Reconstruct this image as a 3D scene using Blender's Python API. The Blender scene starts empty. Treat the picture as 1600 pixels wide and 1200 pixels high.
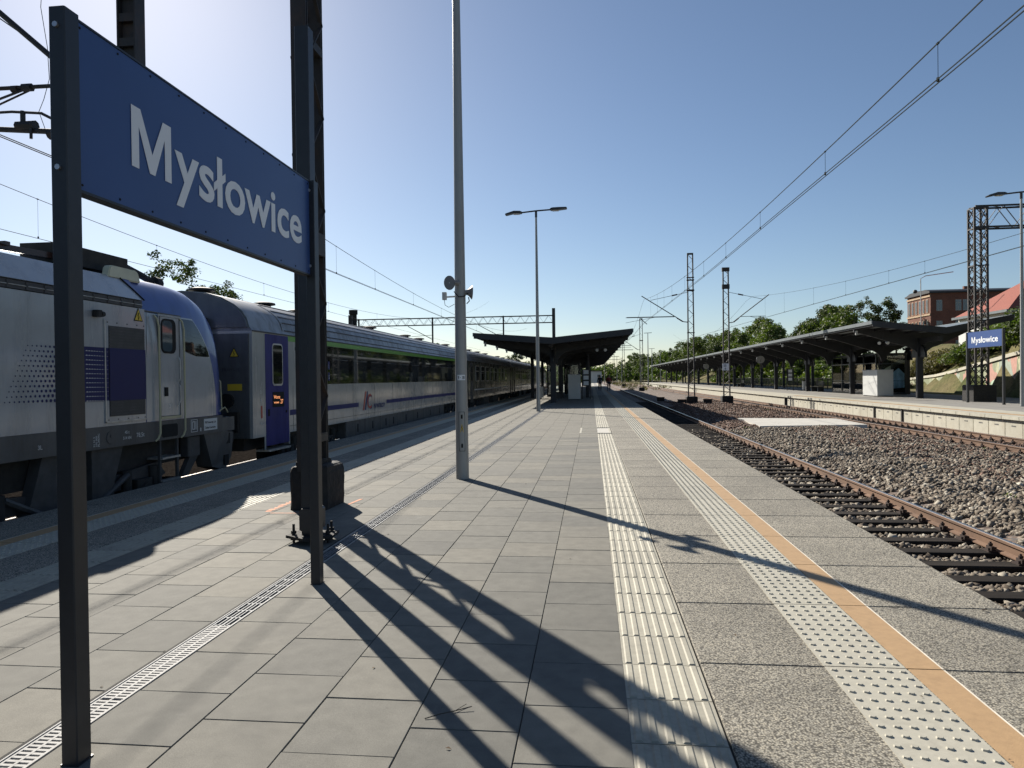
import bpy, bmesh, math, random
import numpy as np
from mathutils import Vector, Matrix
R = math.radians
rnd = random.Random(7)
S = bpy.context.scene
COL = S.collection

# ------------------------------------------------------------------ camera, sky, sun, exposure
cam_d = bpy.data.cameras.new('camera'); cam = bpy.data.objects.new('camera', cam_d); COL.objects.link(cam)
cam_d.sensor_width = 36; cam_d.lens = 36 * 1109 / 1600; cam_d.clip_start = .05; cam_d.clip_end = 5000
rx = Vector((0.99373344, 0.11101741, -0.0129993)); ux = Vector((0.01211763, 0.00861276, 0.99988949)); fx = Vector((-0.1111171, 0.99378114, -0.00721352))
M = Matrix((rx, ux, -fx)).transposed().to_4x4(); M.translation = Vector((0, 0, 1.48)); cam.matrix_world = M
S.camera = cam
SUN_EL, SUN_AZ = 30.6, 35.0            # azimuth measured from +Y towards -X
w = bpy.data.worlds.new('World'); S.world = w; w.use_nodes = True
nt = w.node_tree; bg = nt.nodes['Background']; sky = nt.nodes.new('ShaderNodeTexSky')
sky.sky_type = 'NISHITA'; sky.sun_disc = False; sky.sun_elevation = R(SUN_EL); sky.sun_rotation = R(-SUN_AZ)
sky.air_density = 1.0; sky.dust_density = .8; sky.ozone_density = 2.5; sky.altitude = 900
nt.links.new(sky.outputs[0], bg.inputs[0]); bg.inputs[1].default_value = .050
sd = bpy.data.lights.new('sun', 'SUN'); sd.energy = 4.4; sd.angle = R(.5); sd.color = (1, .93, .82)
sun = bpy.data.objects.new('sun', sd); COL.objects.link(sun)
sdir = Vector((-math.sin(R(SUN_AZ)) * math.cos(R(SUN_EL)), math.cos(R(SUN_AZ)) * math.cos(R(SUN_EL)), math.sin(R(SUN_EL))))
sun.rotation_euler = sdir.to_track_quat('Z', 'Y').to_euler(); sun.location = (0, 0, 30)
S.view_settings.view_transform = 'Standard'; S.view_settings.look = 'None'; S.view_settings.gamma = 1
S.view_settings.use_curve_mapping = False; S.view_settings.exposure = .95

# ------------------------------------------------------------------ helpers
def tag(o, label=None, cat=None, group=None, kind=None):
    if label: o['label'] = label
    if cat: o['category'] = cat
    if group: o['group'] = group
    if kind: o['kind'] = kind
    return o
def thing(name, loc, label, cat, group=None, rz=0):
    o = bpy.data.objects.new(name, None); COL.objects.link(o); o.location = loc; o.rotation_euler = (0, 0, rz)
    o.empty_display_size = .1
    return tag(o, label, cat, group)
def base(p):
    while p.parent: p = p.parent
    return p.location.copy() if p.type == 'EMPTY' else Vector((0, 0, 0))
class MB:
    def __init__(s): s.v = []; s.f = []; s.m = []; s.mi = 0
    def add(s, vs, fs):
        n = len(s.v); s.v += [tuple(v) for v in vs]
        for f in fs: s.f.append(tuple(i + n for i in f)); s.m.append(s.mi)
        return s
    def box(s, x0, x1, y0, y1, z0, z1):
        return s.add([(x0,y0,z0),(x1,y0,z0),(x1,y1,z0),(x0,y1,z0),(x0,y0,z1),(x1,y0,z1),(x1,y1,z1),(x0,y1,z1)],
              [(3,2,1,0),(4,5,6,7),(0,1,5,4),(1,2,6,5),(2,3,7,6),(3,0,4,7)])
    def cbox(s, x0, x1, y0, y1, z0, z1, c):          # box with chamfered top edges
        vs = [(x0,y0,z0),(x1,y0,z0),(x1,y1,z0),(x0,y1,z0),(x0,y0,z1-c),(x1,y0,z1-c),(x1,y1,z1-c),(x0,y1,z1-c),
              (x0+c,y0+c,z1),(x1-c,y0+c,z1),(x1-c,y1-c,z1),(x0+c,y1-c,z1)]
        return s.add(vs, [(3,2,1,0),(0,1,5,4),(1,2,6,5),(2,3,7,6),(3,0,4,7),(4,5,9,8),(5,6,10,9),(6,7,11,10),(7,4,8,11),(8,9,10,11)])
    def rbox(s, x0, x1, y0, y1, z0, z1, c):          # upright bar with chamfered vertical edges
        p = [(x0+c,y0),(x1-c,y0),(x1,y0+c),(x1,y1-c),(x1-c,y1),(x0+c,y1),(x0,y1-c),(x0,y0+c)]
        return s.prism([(a,b) for a,b in p], 'z', z0, z1)
    def prism(s, poly, ax, a, b):
        n = len(poly)
        def P(u, v, t):
            return {'x': (t,u,v), 'y': (u,t,v), 'z': (u,v,t)}[ax]
        vs = [P(u,v,a) for u,v in poly] + [P(u,v,b) for u,v in poly]
        return s.add(vs, [tuple(range(n))[::-1], tuple(range(n,2*n))] + [(i,(i+1)%n,(i+1)%n+n,i+n) for i in range(n)])
    def bar(s, p, q, w, h=None, up=(0,0,1)):          # rectangular bar between two points
        h = h or w; p = Vector(p); q = Vector(q); d = (q-p).normalized(); u = Vector(up)
        if abs(d.dot(u)) > .98: u = Vector((0,1,0))
        a = d.cross(u).normalized(); b = a.cross(d).normalized()
        vs = [c + a*(i*w/2) + b*(j*h/2) for c in (p,q) for i,j in ((-1,-1),(1,-1),(1,1),(-1,1))]
        return s.add(vs, [(3,2,1,0),(4,5,6,7),(0,1,5,4),(1,2,6,5),(2,3,7,6),(3,0,4,7)])
    def tube(s, pts, rs, n=8, cap=True):
        pts = [Vector(p) for p in pts]
        if not hasattr(rs, '__len__'): rs = [rs]*len(pts)
        rings = []; k0 = len(s.v); prev = None
        for i, p in enumerate(pts):
            d = (pts[min(i+1,len(pts)-1)] - pts[max(i-1,0)]).normalized()
            u = prev if prev is not None else (Vector((0,0,1)) if abs(d.z) < .9 else Vector((0,1,0)))
            a = (u - d*u.dot(d)).normalized(); prev = a; b = d.cross(a)
            rings.append([p + (a*math.cos(2*math.pi*k/n) + b*math.sin(2*math.pi*k/n))*rs[i] for k in range(n)])
        vs = [v for r in rings for v in r]
        fs = [(i*n+k, i*n+(k+1)%n, (i+1)*n+(k+1)%n, (i+1)*n+k) for i in range(len(pts)-1) for k in range(n)]
        if cap: fs += [tuple(range(n))[::-1], tuple((len(pts)-1)*n+k for k in range(n))]
        return s.add(vs, fs)
    def disc(s, c, ax, r, t, n=16): # short cylinder
        c = Vector(c); a = Vector(ax).normalized()
        return s.tube([c - a*t/2, c + a*t/2], r, n)
    def lathe(s, c, ax, prof, n=20):
        c = Vector(c); a = Vector(ax).normalized()
        return s.tube([c + a*h for h, r in prof], [max(r, .001) for h, r in prof], n)
    def build(s, name, mat, parent=None, smooth=False, bevel=0, off=None, sharp=35):
        me = bpy.data.meshes.new(name)
        o = bpy.data.objects.new(name, me); COL.objects.link(o)
        b = off if off is not None else (base(parent) if parent else Vector((0,0,0)))
        me.from_pydata([(v[0]-b[0], v[1]-b[1], v[2]-b[2]) for v in s.v], [], s.f)
        for m_ in (mat if isinstance(mat, (list, tuple)) else [mat]): me.materials.append(m_)
        if any(s.m): me.polygons.foreach_set('material_index', s.m)
        bm = bmesh.new(); bm.from_mesh(me); bmesh.ops.recalc_face_normals(bm, faces=bm.faces)
        if bevel: bmesh.ops.bevel(bm, geom=list(bm.edges), offset=bevel, segments=2, affect='EDGES', clamp_overlap=True)
        bm.to_mesh(me); bm.free()
        if smooth:
            me.polygons.foreach_set('use_smooth', [True]*len(me.polygons))
            try: me.set_sharp_from_angle(angle=R(sharp))
            except Exception: pass
        if parent: o.parent = parent
        me.update(); return o
def inst(o, loc, parent=None, rot=None, name=None):
    c = o.copy(); COL.objects.link(c)
    if name: c.name = name
    if parent is not None: c.parent = parent
    c.location = loc
    if rot is not None: c.rotation_euler = rot
    return c
def copy_tree(o, loc=None, parent=None, label=None):
    c = o.copy(); COL.objects.link(c)
    if parent: c.parent = parent
    if loc is not None: c.location = loc
    if label: c['label'] = label
    for ch in [x for x in COL.objects if x.parent == o]: copy_tree(ch, None, c)
    return c
def npmesh(name, V, F, mat, attr=None, parent=None):
    me = bpy.data.meshes.new(name); k = F.shape[1]
    me.vertices.add(len(V)); me.vertices.foreach_set('co', V.astype(np.float32).ravel())
    me.loops.add(F.size); me.loops.foreach_set('vertex_index', F.astype(np.int32).ravel())
    me.polygons.add(len(F)); me.polygons.foreach_set('loop_start', np.arange(0, F.size, k, dtype=np.int32))
    try: me.polygons.foreach_set('loop_total', np.full(len(F), k, dtype=np.int32))
    except Exception: pass
    me.materials.append(mat)
    if attr is not None:
        a = me.attributes.new('tint', 'FLOAT', 'FACE'); a.data.foreach_set('value', attr.astype(np.float32))
    me.update(calc_edges=True); me.validate()
    o = bpy.data.objects.new(name, me); COL.objects.link(o)
    if parent: o.parent = parent
    return o

# ------------------------------------------------------------------ materials
class N:
    def __init__(s, name):
        s.m = bpy.data.materials.new(name); s.m.use_nodes = True; s.t = s.m.node_tree; s.b = s.t.nodes['Principled BSDF']
        s.pos = None
    def n(s, ty, **k):
        x = s.t.nodes.new(ty)
        for a, v in k.items(): setattr(x, a, v)
        return x
    def l(s, a, b): s.t.links.new(a, b)
    def P(s):
        if s.pos is None: s.pos = s.n('ShaderNodeNewGeometry').outputs['Position']
        return s.pos
    def noise(s, scale, detail=3, vec=None, rough=.55, stretch=None):
        x = s.n('ShaderNodeTexNoise'); x.inputs['Scale'].default_value = scale; x.inputs['Detail'].default_value = detail; x.inputs['Roughness'].default_value = rough
        v = vec or s.P()
        if stretch:
            mp = s.n('ShaderNodeMapping'); mp.inputs['Scale'].default_value = stretch; s.l(v, mp.inputs['Vector']); v = mp.outputs[0]
        s.l(v, x.inputs['Vector']); return x.outputs['Fac']
    def ramp(s, fac, stops):
        x = s.n('ShaderNodeValToRGB'); e = x.color_ramp.elements
        while len(e) < len(stops): e.new(.5)
        for i, (p, c) in enumerate(stops): e[i].position = p; e[i].color = (*c, 1) if len(c) == 3 else c
        s.l(fac, x.inputs[0]); return x.outputs[0]
    def mix(s, a, b, fac, mode='MIX'):
        x = s.n('ShaderNodeMix', data_type='RGBA', blend_type=mode)
        for sock, v in ((x.inputs[0], fac), (x.inputs[6], a), (x.inputs[7], b)):
            if hasattr(v, 'node'): s.l(v, sock)
            elif isinstance(v, (int, float)): sock.default_value = v
            else: sock.default_value = (*v, 1)
        return x.outputs[2]
    def bump(s, h, strength=.3, dist=.01):
        x = s.n('ShaderNodeBump'); x.inputs['Strength'].default_value = strength; x.inputs['Distance'].default_value = dist
        s.l(h, x.inputs['Height']); s.l(x.outputs[0], s.b.inputs['Normal'])
    def col(s, c):
        if hasattr(c, 'node'): s.l(c, s.b.inputs['Base Color'])
        else: s.b.inputs['Base Color'].default_value = (*c, 1)
def mat(name, c, rough=.6, metal=0, var=.12, scale=6, bump=0, bscale=60, bdist=.003, rand=0, stretch=None, spec=None, dirt=None, coat=0):
    k = N(name); k.b.inputs['Roughness'].default_value = rough; k.b.inputs['Metallic'].default_value = metal
    out = c
    if var:
        f = k.noise(scale, 4, stretch=stretch)
        d = tuple(x*(1-var) for x in c); u = tuple(min(1, x*(1+var)) for x in c)
        out = k.ramp(f, [(.3, d), (.7, u)])
    if dirt:
        f2 = k.noise(dirt[1], 6, rough=.7); out = k.mix(out, dirt[0], k.ramp(f2, [(.5, (0,0,0)), (.75, (dirt[2],)*3)]))
    if rand:
        oi = k.n('ShaderNodeObjectInfo').outputs['Random']
        out = k.mix(out, k.ramp(oi, [(0, (1-rand,)*3), (1, (1+rand,)*3)]), 1, 'MULTIPLY')
    k.col(out)
    if bump: k.bump(k.noise(bscale, 3), bump, bdist)
    if spec is not None: k.b.inputs['Specular IOR Level'].default_value = spec
    if coat: k.b.inputs['Coat Weight'].default_value = coat; k.b.inputs['Coat Roughness'].default_value = .08
    return k.m
def streaks(m, c, amt=.5, sc=3.0):
    t = m.node_tree; b = t.nodes['Principled BSDF']; g = t.nodes.new('ShaderNodeNewGeometry'); mp = t.nodes.new('ShaderNodeMapping'); mp.inputs['Scale'].default_value = (1,1,.12)
    nz = t.nodes.new('ShaderNodeTexNoise'); nz.inputs['Scale'].default_value = sc; nz.inputs['Detail'].default_value = 7; nz.inputs['Roughness'].default_value = .7
    rp = t.nodes.new('ShaderNodeValToRGB'); rp.color_ramp.elements[0].position = .46; rp.color_ramp.elements[1].position = .78; rp.color_ramp.elements[1].color = (amt,amt,amt,1)
    mx = t.nodes.new('ShaderNodeMix'); mx.data_type = 'RGBA'; mx.inputs[7].default_value = (*c,1)
    t.links.new(g.outputs['Position'], mp.inputs[0]); t.links.new(mp.outputs[0], nz.inputs['Vector']); t.links.new(nz.outputs['Fac'], rp.inputs[0]); t.links.new(rp.outputs[0], mx.inputs[0])
    src = b.inputs['Base Color'].links[0].from_socket; t.links.new(src, mx.inputs[6]); t.links.new(mx.outputs[2], b.inputs['Base Color'])
    rr = t.nodes.new('ShaderNodeMapRange'); rr.inputs[3].default_value = b.inputs['Roughness'].default_value; rr.inputs[4].default_value = min(1, b.inputs['Roughness'].default_value+.4); t.links.new(rp.outputs[0], rr.inputs[0]); t.links.new(rr.outputs[0], b.inputs['Roughness'])
def mat_slab():
    k = N('paver_concrete'); k.b.inputs['Roughness'].default_value = .85; k.b.inputs['Specular IOR Level'].default_value = .35
    g = k.noise(260, 2); big = k.noise(.9, 5, rough=.65); mid = k.noise(9, 4)
    c = k.ramp(g, [(.3, (.128,.1235,.107)), (.7, (.204,.197,.172))])
    c = k.mix(c, k.ramp(mid, [(.35,(.88,)*3),(.65,(1.08,)*3)]), 1, 'MULTIPLY')
    oi = k.n('ShaderNodeObjectInfo').outputs['Random']
    c = k.mix(c, k.ramp(oi, [(0,(.80,.81,.82)),(.5,(.98,.98,.97)),(1,(1.15,1.12,1.07))]), 1, 'MULTIPLY')
    c = k.mix(c, (.085,.083,.078), k.ramp(big, [(.52,(0,)*3),(.72,(.42,)*3)]))
    st = k.noise(2.3, 7, rough=.75, stretch=(1,.5,1))
    c = k.mix(c, (.40,.39,.37), k.ramp(st, [(.64,(0,)*3),(.8,(.3,)*3)]))
    sp = k.noise(21, 2); c = k.mix(c, (.05,.045,.04), k.ramp(sp, [(.74,(0,)*3),(.79,(.6,)*3)]))
    k.col(c); k.bump(g, .35, .0015); return k.m
def mat_aggregate():
    k = N('washed_aggregate_concrete'); k.b.inputs['Roughness'].default_value = .85
    v = k.n('ShaderNodeTexVoronoi'); v.inputs['Scale'].default_value = 110; k.l(k.P(), v.inputs['Vector'])
    c = k.ramp(v.outputs['Distance'], [(.0,(.47,.445,.375)),(.35,(.32,.30,.25)),(.75,(.075,.069,.057))])
    sep = k.n('ShaderNodeSeparateColor'); k.l(v.outputs['Color'], sep.inputs[0])
    c = k.mix(c, k.ramp(sep.outputs[0], [(0,(.6,.58,.55)),(.5,(1,)*3),(1,(1.35,1.3,1.2))]), 1, 'MULTIPLY')
    oi = k.n('ShaderNodeObjectInfo').outputs['Random']; c = k.mix(c, k.ramp(oi, [(0,(.93,)*3),(1,(1.07,)*3)]), 1, 'MULTIPLY')
    b = k.noise(1.4, 5); c = k.mix(c, k.ramp(b, [(.35,(.85,)*3),(.65,(1.08,)*3)]), 1, 'MULTIPLY')
    k.col(c); k.bump(v.outputs['Distance'], -.6, .003); return k.m
def mat_attr(name, stops, rough=.9, trans=0, posmix=None):
    k = N(name); k.b.inputs['Roughness'].default_value = rough
    a = k.n('ShaderNodeAttribute'); a.attribute_name = 'tint'
    c = k.ramp(a.outputs['Fac'], stops)
    if posmix:
        f = k.noise(posmix[1], 4); c = k.mix(c, posmix[0], k.ramp(f, [(.45,(0,)*3),(.6,(posmix[2],)*3)]), 'MULTIPLY' if len(posmix) > 3 else 'MIX')
    k.col(c)
    if trans:
        t = k.n('ShaderNodeBsdfTranslucent'); k.l(k.mix(c, (1.3,1.5,.6), 1, 'MULTIPLY'), t.inputs[0])
        m = k.n('ShaderNodeMixShader'); m.inputs[0].default_value = trans; k.l(k.b.outputs[0], m.inputs[1]); k.l(t.outputs[0], m.inputs[2])
        k.l(m.outputs[0], k.t.nodes['Material Output'].inputs[0])
    return k.m
def mat_glass(name, c=(.02,.025,.03), rough=.06):
    k = N(name); k.col(c); k.b.inputs['Roughness'].default_value = rough; k.b.inputs['Specular IOR Level'].default_value = .8
    return k.m
def mat_clear(name):
    k = N(name); k.col((.8,.9,.9)); k.b.inputs['Roughness'].default_value = .03
    tr = k.n('ShaderNodeBsdfTransparent'); tr.inputs[0].default_value = (.93,.96,.96,1)
    gl = k.n('ShaderNodeBsdfGlossy'); gl.inputs['Roughness'].default_value = .03
    fr = k.n('ShaderNodeFresnel'); mx = k.n('ShaderNodeMixShader')
    k.l(fr.outputs[0], mx.inputs[0]); k.l(tr.outputs[0], mx.inputs[1]); k.l(gl.outputs[0], mx.inputs[2])
    k.l(mx.outputs[0], k.t.nodes['Material Output'].inputs[0]); return k.m
m_slab = mat_slab(); m_agg = mat_aggregate()
m_joint = mat('joint_sand', (.045,.042,.036), .95, bump=.4)
m_body = mat('platform_concrete', (.30,.29,.26), .85, var=.15, scale=2, bump=.3, dirt=((.12,.11,.09), 1.5, .6))
m_guide = mat('guidance_cream', (.36,.338,.268), .7, var=.08, scale=30, rand=.07, dirt=((.17,.155,.12), 4, .6), bump=.2, bscale=300, bdist=.001)
m_tact = mat('tactile_cream', (.415,.395,.325), .7, var=.07, scale=30, rand=.05, dirt=((.25,.23,.19), 5, .5), bump=.2, bscale=300, bdist=.001)
m_orange = mat('ochre_paint', (.41,.265,.135), .65, var=.06, scale=25, dirt=((.2,.12,.06), 9, .35), bump=.5, bscale=180, bdist=.002)
m_whitel = mat('white_paint_line', (.72,.66,.55), .6, var=.1)
m_galv = mat('galvanised_grate', (.36,.355,.34), .75, .0, var=.15, scale=20)
m_gsteel = mat('galvanised_frame', (.45,.45,.44), .45, .7, var=.2, scale=8)
m_black = mat('black_void', (.008,.008,.008), .9, var=0)
m_dark = mat('graphite_powder_coat', (.018,.020,.025), .42, var=.15, scale=12, spec=.5)
m_darkm = mat('dark_mast_paint', (.022,.020,.020), .6, var=.35, scale=4, bump=.25, bscale=25, dirt=((.07,.035,.02), 3, .7))
m_fdark = mat('tarred_foundation', (.016,.015,.015), .85, var=.3, scale=9, bump=.9, bscale=14, bdist=.02)
m_pole = mat('grey_pole_paint', (.30,.305,.30), .45, .25, var=.06, scale=3, stretch=(1,1,.2), dirt=((.22,.21,.19), 2, .4))
m_sign = mat('sign_blue', (.027,.068,.215), .38, var=.05, scale=2)
m_letter = mat('sign_white_film', (.74,.77,.80), .45, var=.02)
m_screw = mat('zinc_bolt', (.5,.5,.52), .35, .8, var=0)
m_rail_s = mat('rusty_rail_web', (.15,.085,.050), .8, var=.3, scale=7, stretch=(1,.15,1), bump=.3, bscale=40, dirt=((.06,.03,.02), 4, .6))
m_rail_t = mat('polished_rail_head', (.42,.38,.34), .25, .95, var=.1)
m_sleep = mat('creosoted_wood', (.022,.018,.015), .9, spec=.15, var=.4, scale=9, stretch=(.1,1,1), bump=.6, bscale=30, bdist=.006, rand=.25)
m_clip = mat('rail_fastening', (.045,.03,.025), .7, .3, var=.3)
m_canopy = mat('canopy_dark_steel', (.016,.017,.021), .55, var=.2, scale=3)
m_croof = mat('canopy_roof_zinc', (.20,.23,.25), .5, .3, var=.12, scale=1.5, dirt=((.1,.1,.1), 1, .5))
m_fascia = mat('canopy_fascia', (.13,.15,.16), .5, .2, var=.12, scale=2)
m_cab = mat('light_cabinet', (.52,.53,.52), .5, var=.05, scale=3)
m_wallp = mat('platform_wall_white', (.43,.41,.335), .8, var=.09, scale=4, rand=.06, dirt=((.35,.30,.22), 2.2, .6), bump=.2, bscale=30)
m_gray = mat('mid_grey_mark', (.10,.10,.10), .8, var=.1)
m_white = mat('white_render', (.62,.62,.60), .8, var=.06, scale=1)
m_concrete = mat('pale_concrete', (.50,.48,.43), .85, var=.1, scale=3, dirt=((.25,.22,.18), 2, .4), bump=.2, bscale=20)
m_brick_t = None
m_redroof = mat('red_roof_tiles', (.25,.062,.036), .75, var=.15, scale=4, bump=.5, bscale=8, bdist=.05)
m_wire = mat('catenary_wire', (.035,.045,.045), .85, 0, var=0, spec=.1)
m_insul = mat('brown_insulator', (.05,.025,.02), .25, var=0)
m_bark = mat('bark', (.07,.055,.04), .9, var=.3, bump=.8, bscale=12, bdist=.03)
m_asph = mat('grey_platform_paving', (.24,.23,.21), .85, var=.1, scale=2, bump=.2, dirt=((.12,.11,.10), .8, .5))
LEAF = [(0,(.035,.055,.012)),(.45,(.085,.125,.022)),(.8,(.14,.175,.035)),(1,(.19,.19,.05))]
m_leaf = mat_attr('foliage', LEAF, .65, .3)
m_leaf2 = mat_attr('dark_foliage', [(0,(.022,.036,.010)),(.5,(.055,.078,.018)),(1,(.11,.12,.034))], .65, .22)
m_leaf3 = mat_attr('dry_foliage', [(0,(.05,.045,.018)),(.5,(.11,.095,.035)),(1,(.19,.155,.07))], .7, .25)
m_stone = mat_attr('ballast_stone', [(0,(.045,.034,.026)),(.3,(.105,.080,.058)),(.55,(.175,.145,.110)),(.8,(.28,.245,.195)),(1,(.46,.43,.36))], .9)
m_stone_r = mat_attr('rusty_ballast_stone', [(0,(.045,.028,.02)),(.4,(.11,.062,.042)),(.8,(.20,.125,.09)),(1,(.32,.26,.22))], .9)

def mat_ballast():
    k = N('ballast_surface'); k.b.inputs['Roughness'].default_value = .95
    v = k.n('ShaderNodeTexVoronoi'); v.inputs['Scale'].default_value = 17; k.l(k.P(), v.inputs['Vector'])
    sep = k.n('ShaderNodeSeparateColor'); k.l(v.outputs['Color'], sep.inputs[0])
    c = k.ramp(sep.outputs[0], [(0,(.05,.035,.028)),(.4,(.13,.09,.068)),(.75,(.21,.16,.125)),(1,(.36,.32,.27))])
    c = k.mix(c, (.1,.1,.1), k.ramp(v.outputs['Distance'], [(.35,(0,)*3),(.8,(.9,)*3)]))
    big = k.noise(.25, 4); c = k.mix(c, k.ramp(big, [(.35,(.8,.68,.6)),(.65,(1.15,1.1,1.05))]), 1, 'MULTIPLY')
    k.col(c); k.bump(v.outputs['Distance'], -1, .05); return k.m
m_ballast = mat_ballast()
def mat_ground():
    k = N('meadow_soil'); k.b.inputs['Roughness'].default_value = 1; k.b.inputs['Specular IOR Level'].default_value = .1
    f = k.noise(.15, 6, rough=.7); g = k.noise(3, 5, rough=.7)
    c = k.ramp(f, [(.35,(.07,.085,.03)),(.55,(.15,.13,.065)),(.7,(.22,.18,.11))])
    c = k.mix(c, k.ramp(g, [(.3,(.6,)*3),(.7,(1.3,)*3)]), 1, 'MULTIPLY'); k.col(c); k.bump(g, .8, .15); return k.m
m_ground = mat_ground()
def mat_mural():
    k = N('abstract_mural'); k.b.inputs['Roughness'].default_value = .8
    nz = k.n('ShaderNodeTexNoise'); nz.inputs['Scale'].default_value = .35; nz.inputs['Detail'].default_value = 3; k.l(k.P(), nz.inputs['Vector'])
    v = k.n('ShaderNodeTexVoronoi'); v.inputs['Scale'].default_value = .55
    ad = k.n('ShaderNodeVectorMath', operation='MULTIPLY_ADD'); ad.inputs[1].default_value = (6,6,6); k.l(nz.outputs['Color'], ad.inputs[0]); k.l(k.P(), ad.inputs[2])
    k.l(ad.outputs[0], v.inputs['Vector']); sep = k.n('ShaderNodeSeparateColor'); k.l(v.outputs['Color'], sep.inputs[0])
    x = k.n('ShaderNodeValToRGB'); x.color_ramp.interpolation = 'CONSTANT'; e = x.color_ramp.elements
    stops = [(0,(.20,.22,.13)),(.28,(.27,.29,.19)),(.48,(.42,.42,.27)),(.58,(.45,.25,.20)),(.68,(.30,.34,.28)),(.80,(.10,.11,.09)),(.88,(.42,.55,.42)),(.94,(.22,.25,.15))]
    while len(e) < len(stops): e.new(.5)
    for i, (p, c) in enumerate(stops): e[i].position = p; e[i].color = (*c, 1)
    k.l(sep.outputs[0], x.inputs[0]); c = x.outputs[0]
    f = k.noise(5, 6, rough=.75); c = k.mix(c, k.ramp(f, [(.3,(.75,)*3),(.7,(1.15,)*3)]), 1, 'MULTIPLY'); k.col(c); return k.m
m_mural = mat_mural()

def text_obj(s, size, m, parent, origin, xdir, ydir, name='lettering', sx=1, bold=0, depth=.002, width=None):
    cu = bpy.data.curves.new(name, 'FONT'); cu.body = s; cu.size = size; cu.offset = bold; cu.extrude = depth; cu.resolution_u = 4
    t = bpy.data.objects.new(name, cu); COL.objects.link(t); bpy.context.view_layer.update()
    me = bpy.data.meshes.new_from_object(t.evaluated_get(bpy.context.evaluated_depsgraph_get())); bpy.data.objects.remove(t)
    co = np.empty(len(me.vertices)*3); me.vertices.foreach_get('co', co); co = co.reshape(-1,3)
    co[:,0] -= co[:,0].min(); W = co[:,0].max()
    if width: sx = width / W
    xd = Vector(xdir).normalized(); yd = Vector(ydir).normalized(); zd = xd.cross(yd)
    b = base(parent) if parent else Vector((0,0,0)); o0 = Vector(origin) - b
    new = np.outer(co[:,0]*sx, xd) + np.outer(co[:,1], yd) + np.outer(co[:,2], zd) + np.array(o0)
    me.vertices.foreach_set('co', new.ravel()); me.materials.clear(); me.materials.append(m); me.update()
    o = bpy.data.objects.new(name, me); COL.objects.link(o)
    if parent: o.parent = parent
    return o

# ================================================================== GROUND
def hgt(X, Y):
    """terrain height: flat rail yard, bank rising behind the right platform"""
    xw = np.where(Y < 90, 26 + (Y-46)*.245, 36.8)
    top = np.clip(4.3 - (Y-30)*.075, .2, 3.6)
    h = np.where(X > xw, top + np.clip((X-xw)*.42, 0, np.where(Y < 110, 5.2, 4.2)), -.06)
    h = np.where(Y > 150, np.minimum(h, 3.5), h)
    h = np.where((X < 14) & (X > -60), -.86, h)
    h = np.where(X <= -25, -.86 + np.clip((-25-X)*.12, 0, 3), h)
    return h
def grid(name, x0, x1, nx, y0, y1, ny, fz, m):
    xs = np.linspace(x0, x1, nx); ys = np.linspace(y0, y1, ny); X, Y = np.meshgrid(xs, ys); Z = fz(X, Y)
    V = np.stack([X, Y, Z], -1).reshape(-1, 3); i = np.arange(nx*ny).reshape(ny, nx)
    F = np.stack([i[:-1,:-1], i[:-1,1:], i[1:,1:], i[1:,:-1]], -1).reshape(-1, 4)
    o = npmesh(name, V, F, m); o.data.polygons.foreach_set('use_smooth', [True]*len(F)); return o
g = MB(); g.box(-3000, 3000, -500, 4000, -3, -.95); tag(g.build('ground', m_ground), 'flat open ground under the railway station', kind='structure')
NR = np.random.default_rng(3)
t_ = grid('embankment', 24.4, 260, 150, 20, 420, 160, lambda X, Y: hgt(X, Y) + .25*np.sin(X*.9+Y*.3)*np.clip(hgt(X,Y), 0, 1) , m_ground)
tag(t_, 'dry grassy embankment rising behind the far platform', kind='structure')
t2 = grid('field', -300, -24, 60, 0, 500, 60, lambda X, Y: hgt(X, Y), m_ground); tag(t2, 'low rough ground beyond the parked train', kind='structure')
def bz(X, Y):
    n = .03*np.sin(X*3.1+Y*1.7)+.03*np.sin(X*1.3-Y*2.3)+.02*np.sin(X*7+Y*5)
    z = np.full_like(X, -.755)
    mid = np.clip(np.minimum(X-5.25, 11.1-X)/.8, 0, 1); z = z + mid*(.14 + n)
    z = z + .05*np.exp(-((X-6.1)**2)/.5)*np.clip((30-Y)/20, 0, 1)
    z = np.where((X > 2.4) & (X < 5.2), -.775 + n*.2, z)
    z = np.where((X > 11.3) & (X < 14), -.745 + n*.25, z)
    z = np.where(X < -6, -.77 + n*.3, z)
    return z
bal = grid('ballast', 2.2, 14.3, 122, -6, 60, 400, bz, m_ballast); tag(bal, 'ballast bed of crushed stone under and between the tracks', kind='structure')
bal2 = grid('ballast', 2.2, 14.3, 40, 60, 420, 200, bz, m_ballast); tag(bal2, 'far stretch of the ballast bed beyond the lattice masts', kind='structure')
m_shaded_bal = mat('shade_dark_ballast', (.020,.017,.015), 1, var=.5, scale=9, bump=1, bscale=14, bdist=.06, spec=0)  # near-black colour stands in for the shade beneath and behind the train
bal3 = grid('ballast', -24, -6.2, 30, -20, 420, 200, bz, m_shaded_bal); tag(bal3, 'ballast bed under the parked train', kind='structure')

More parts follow.
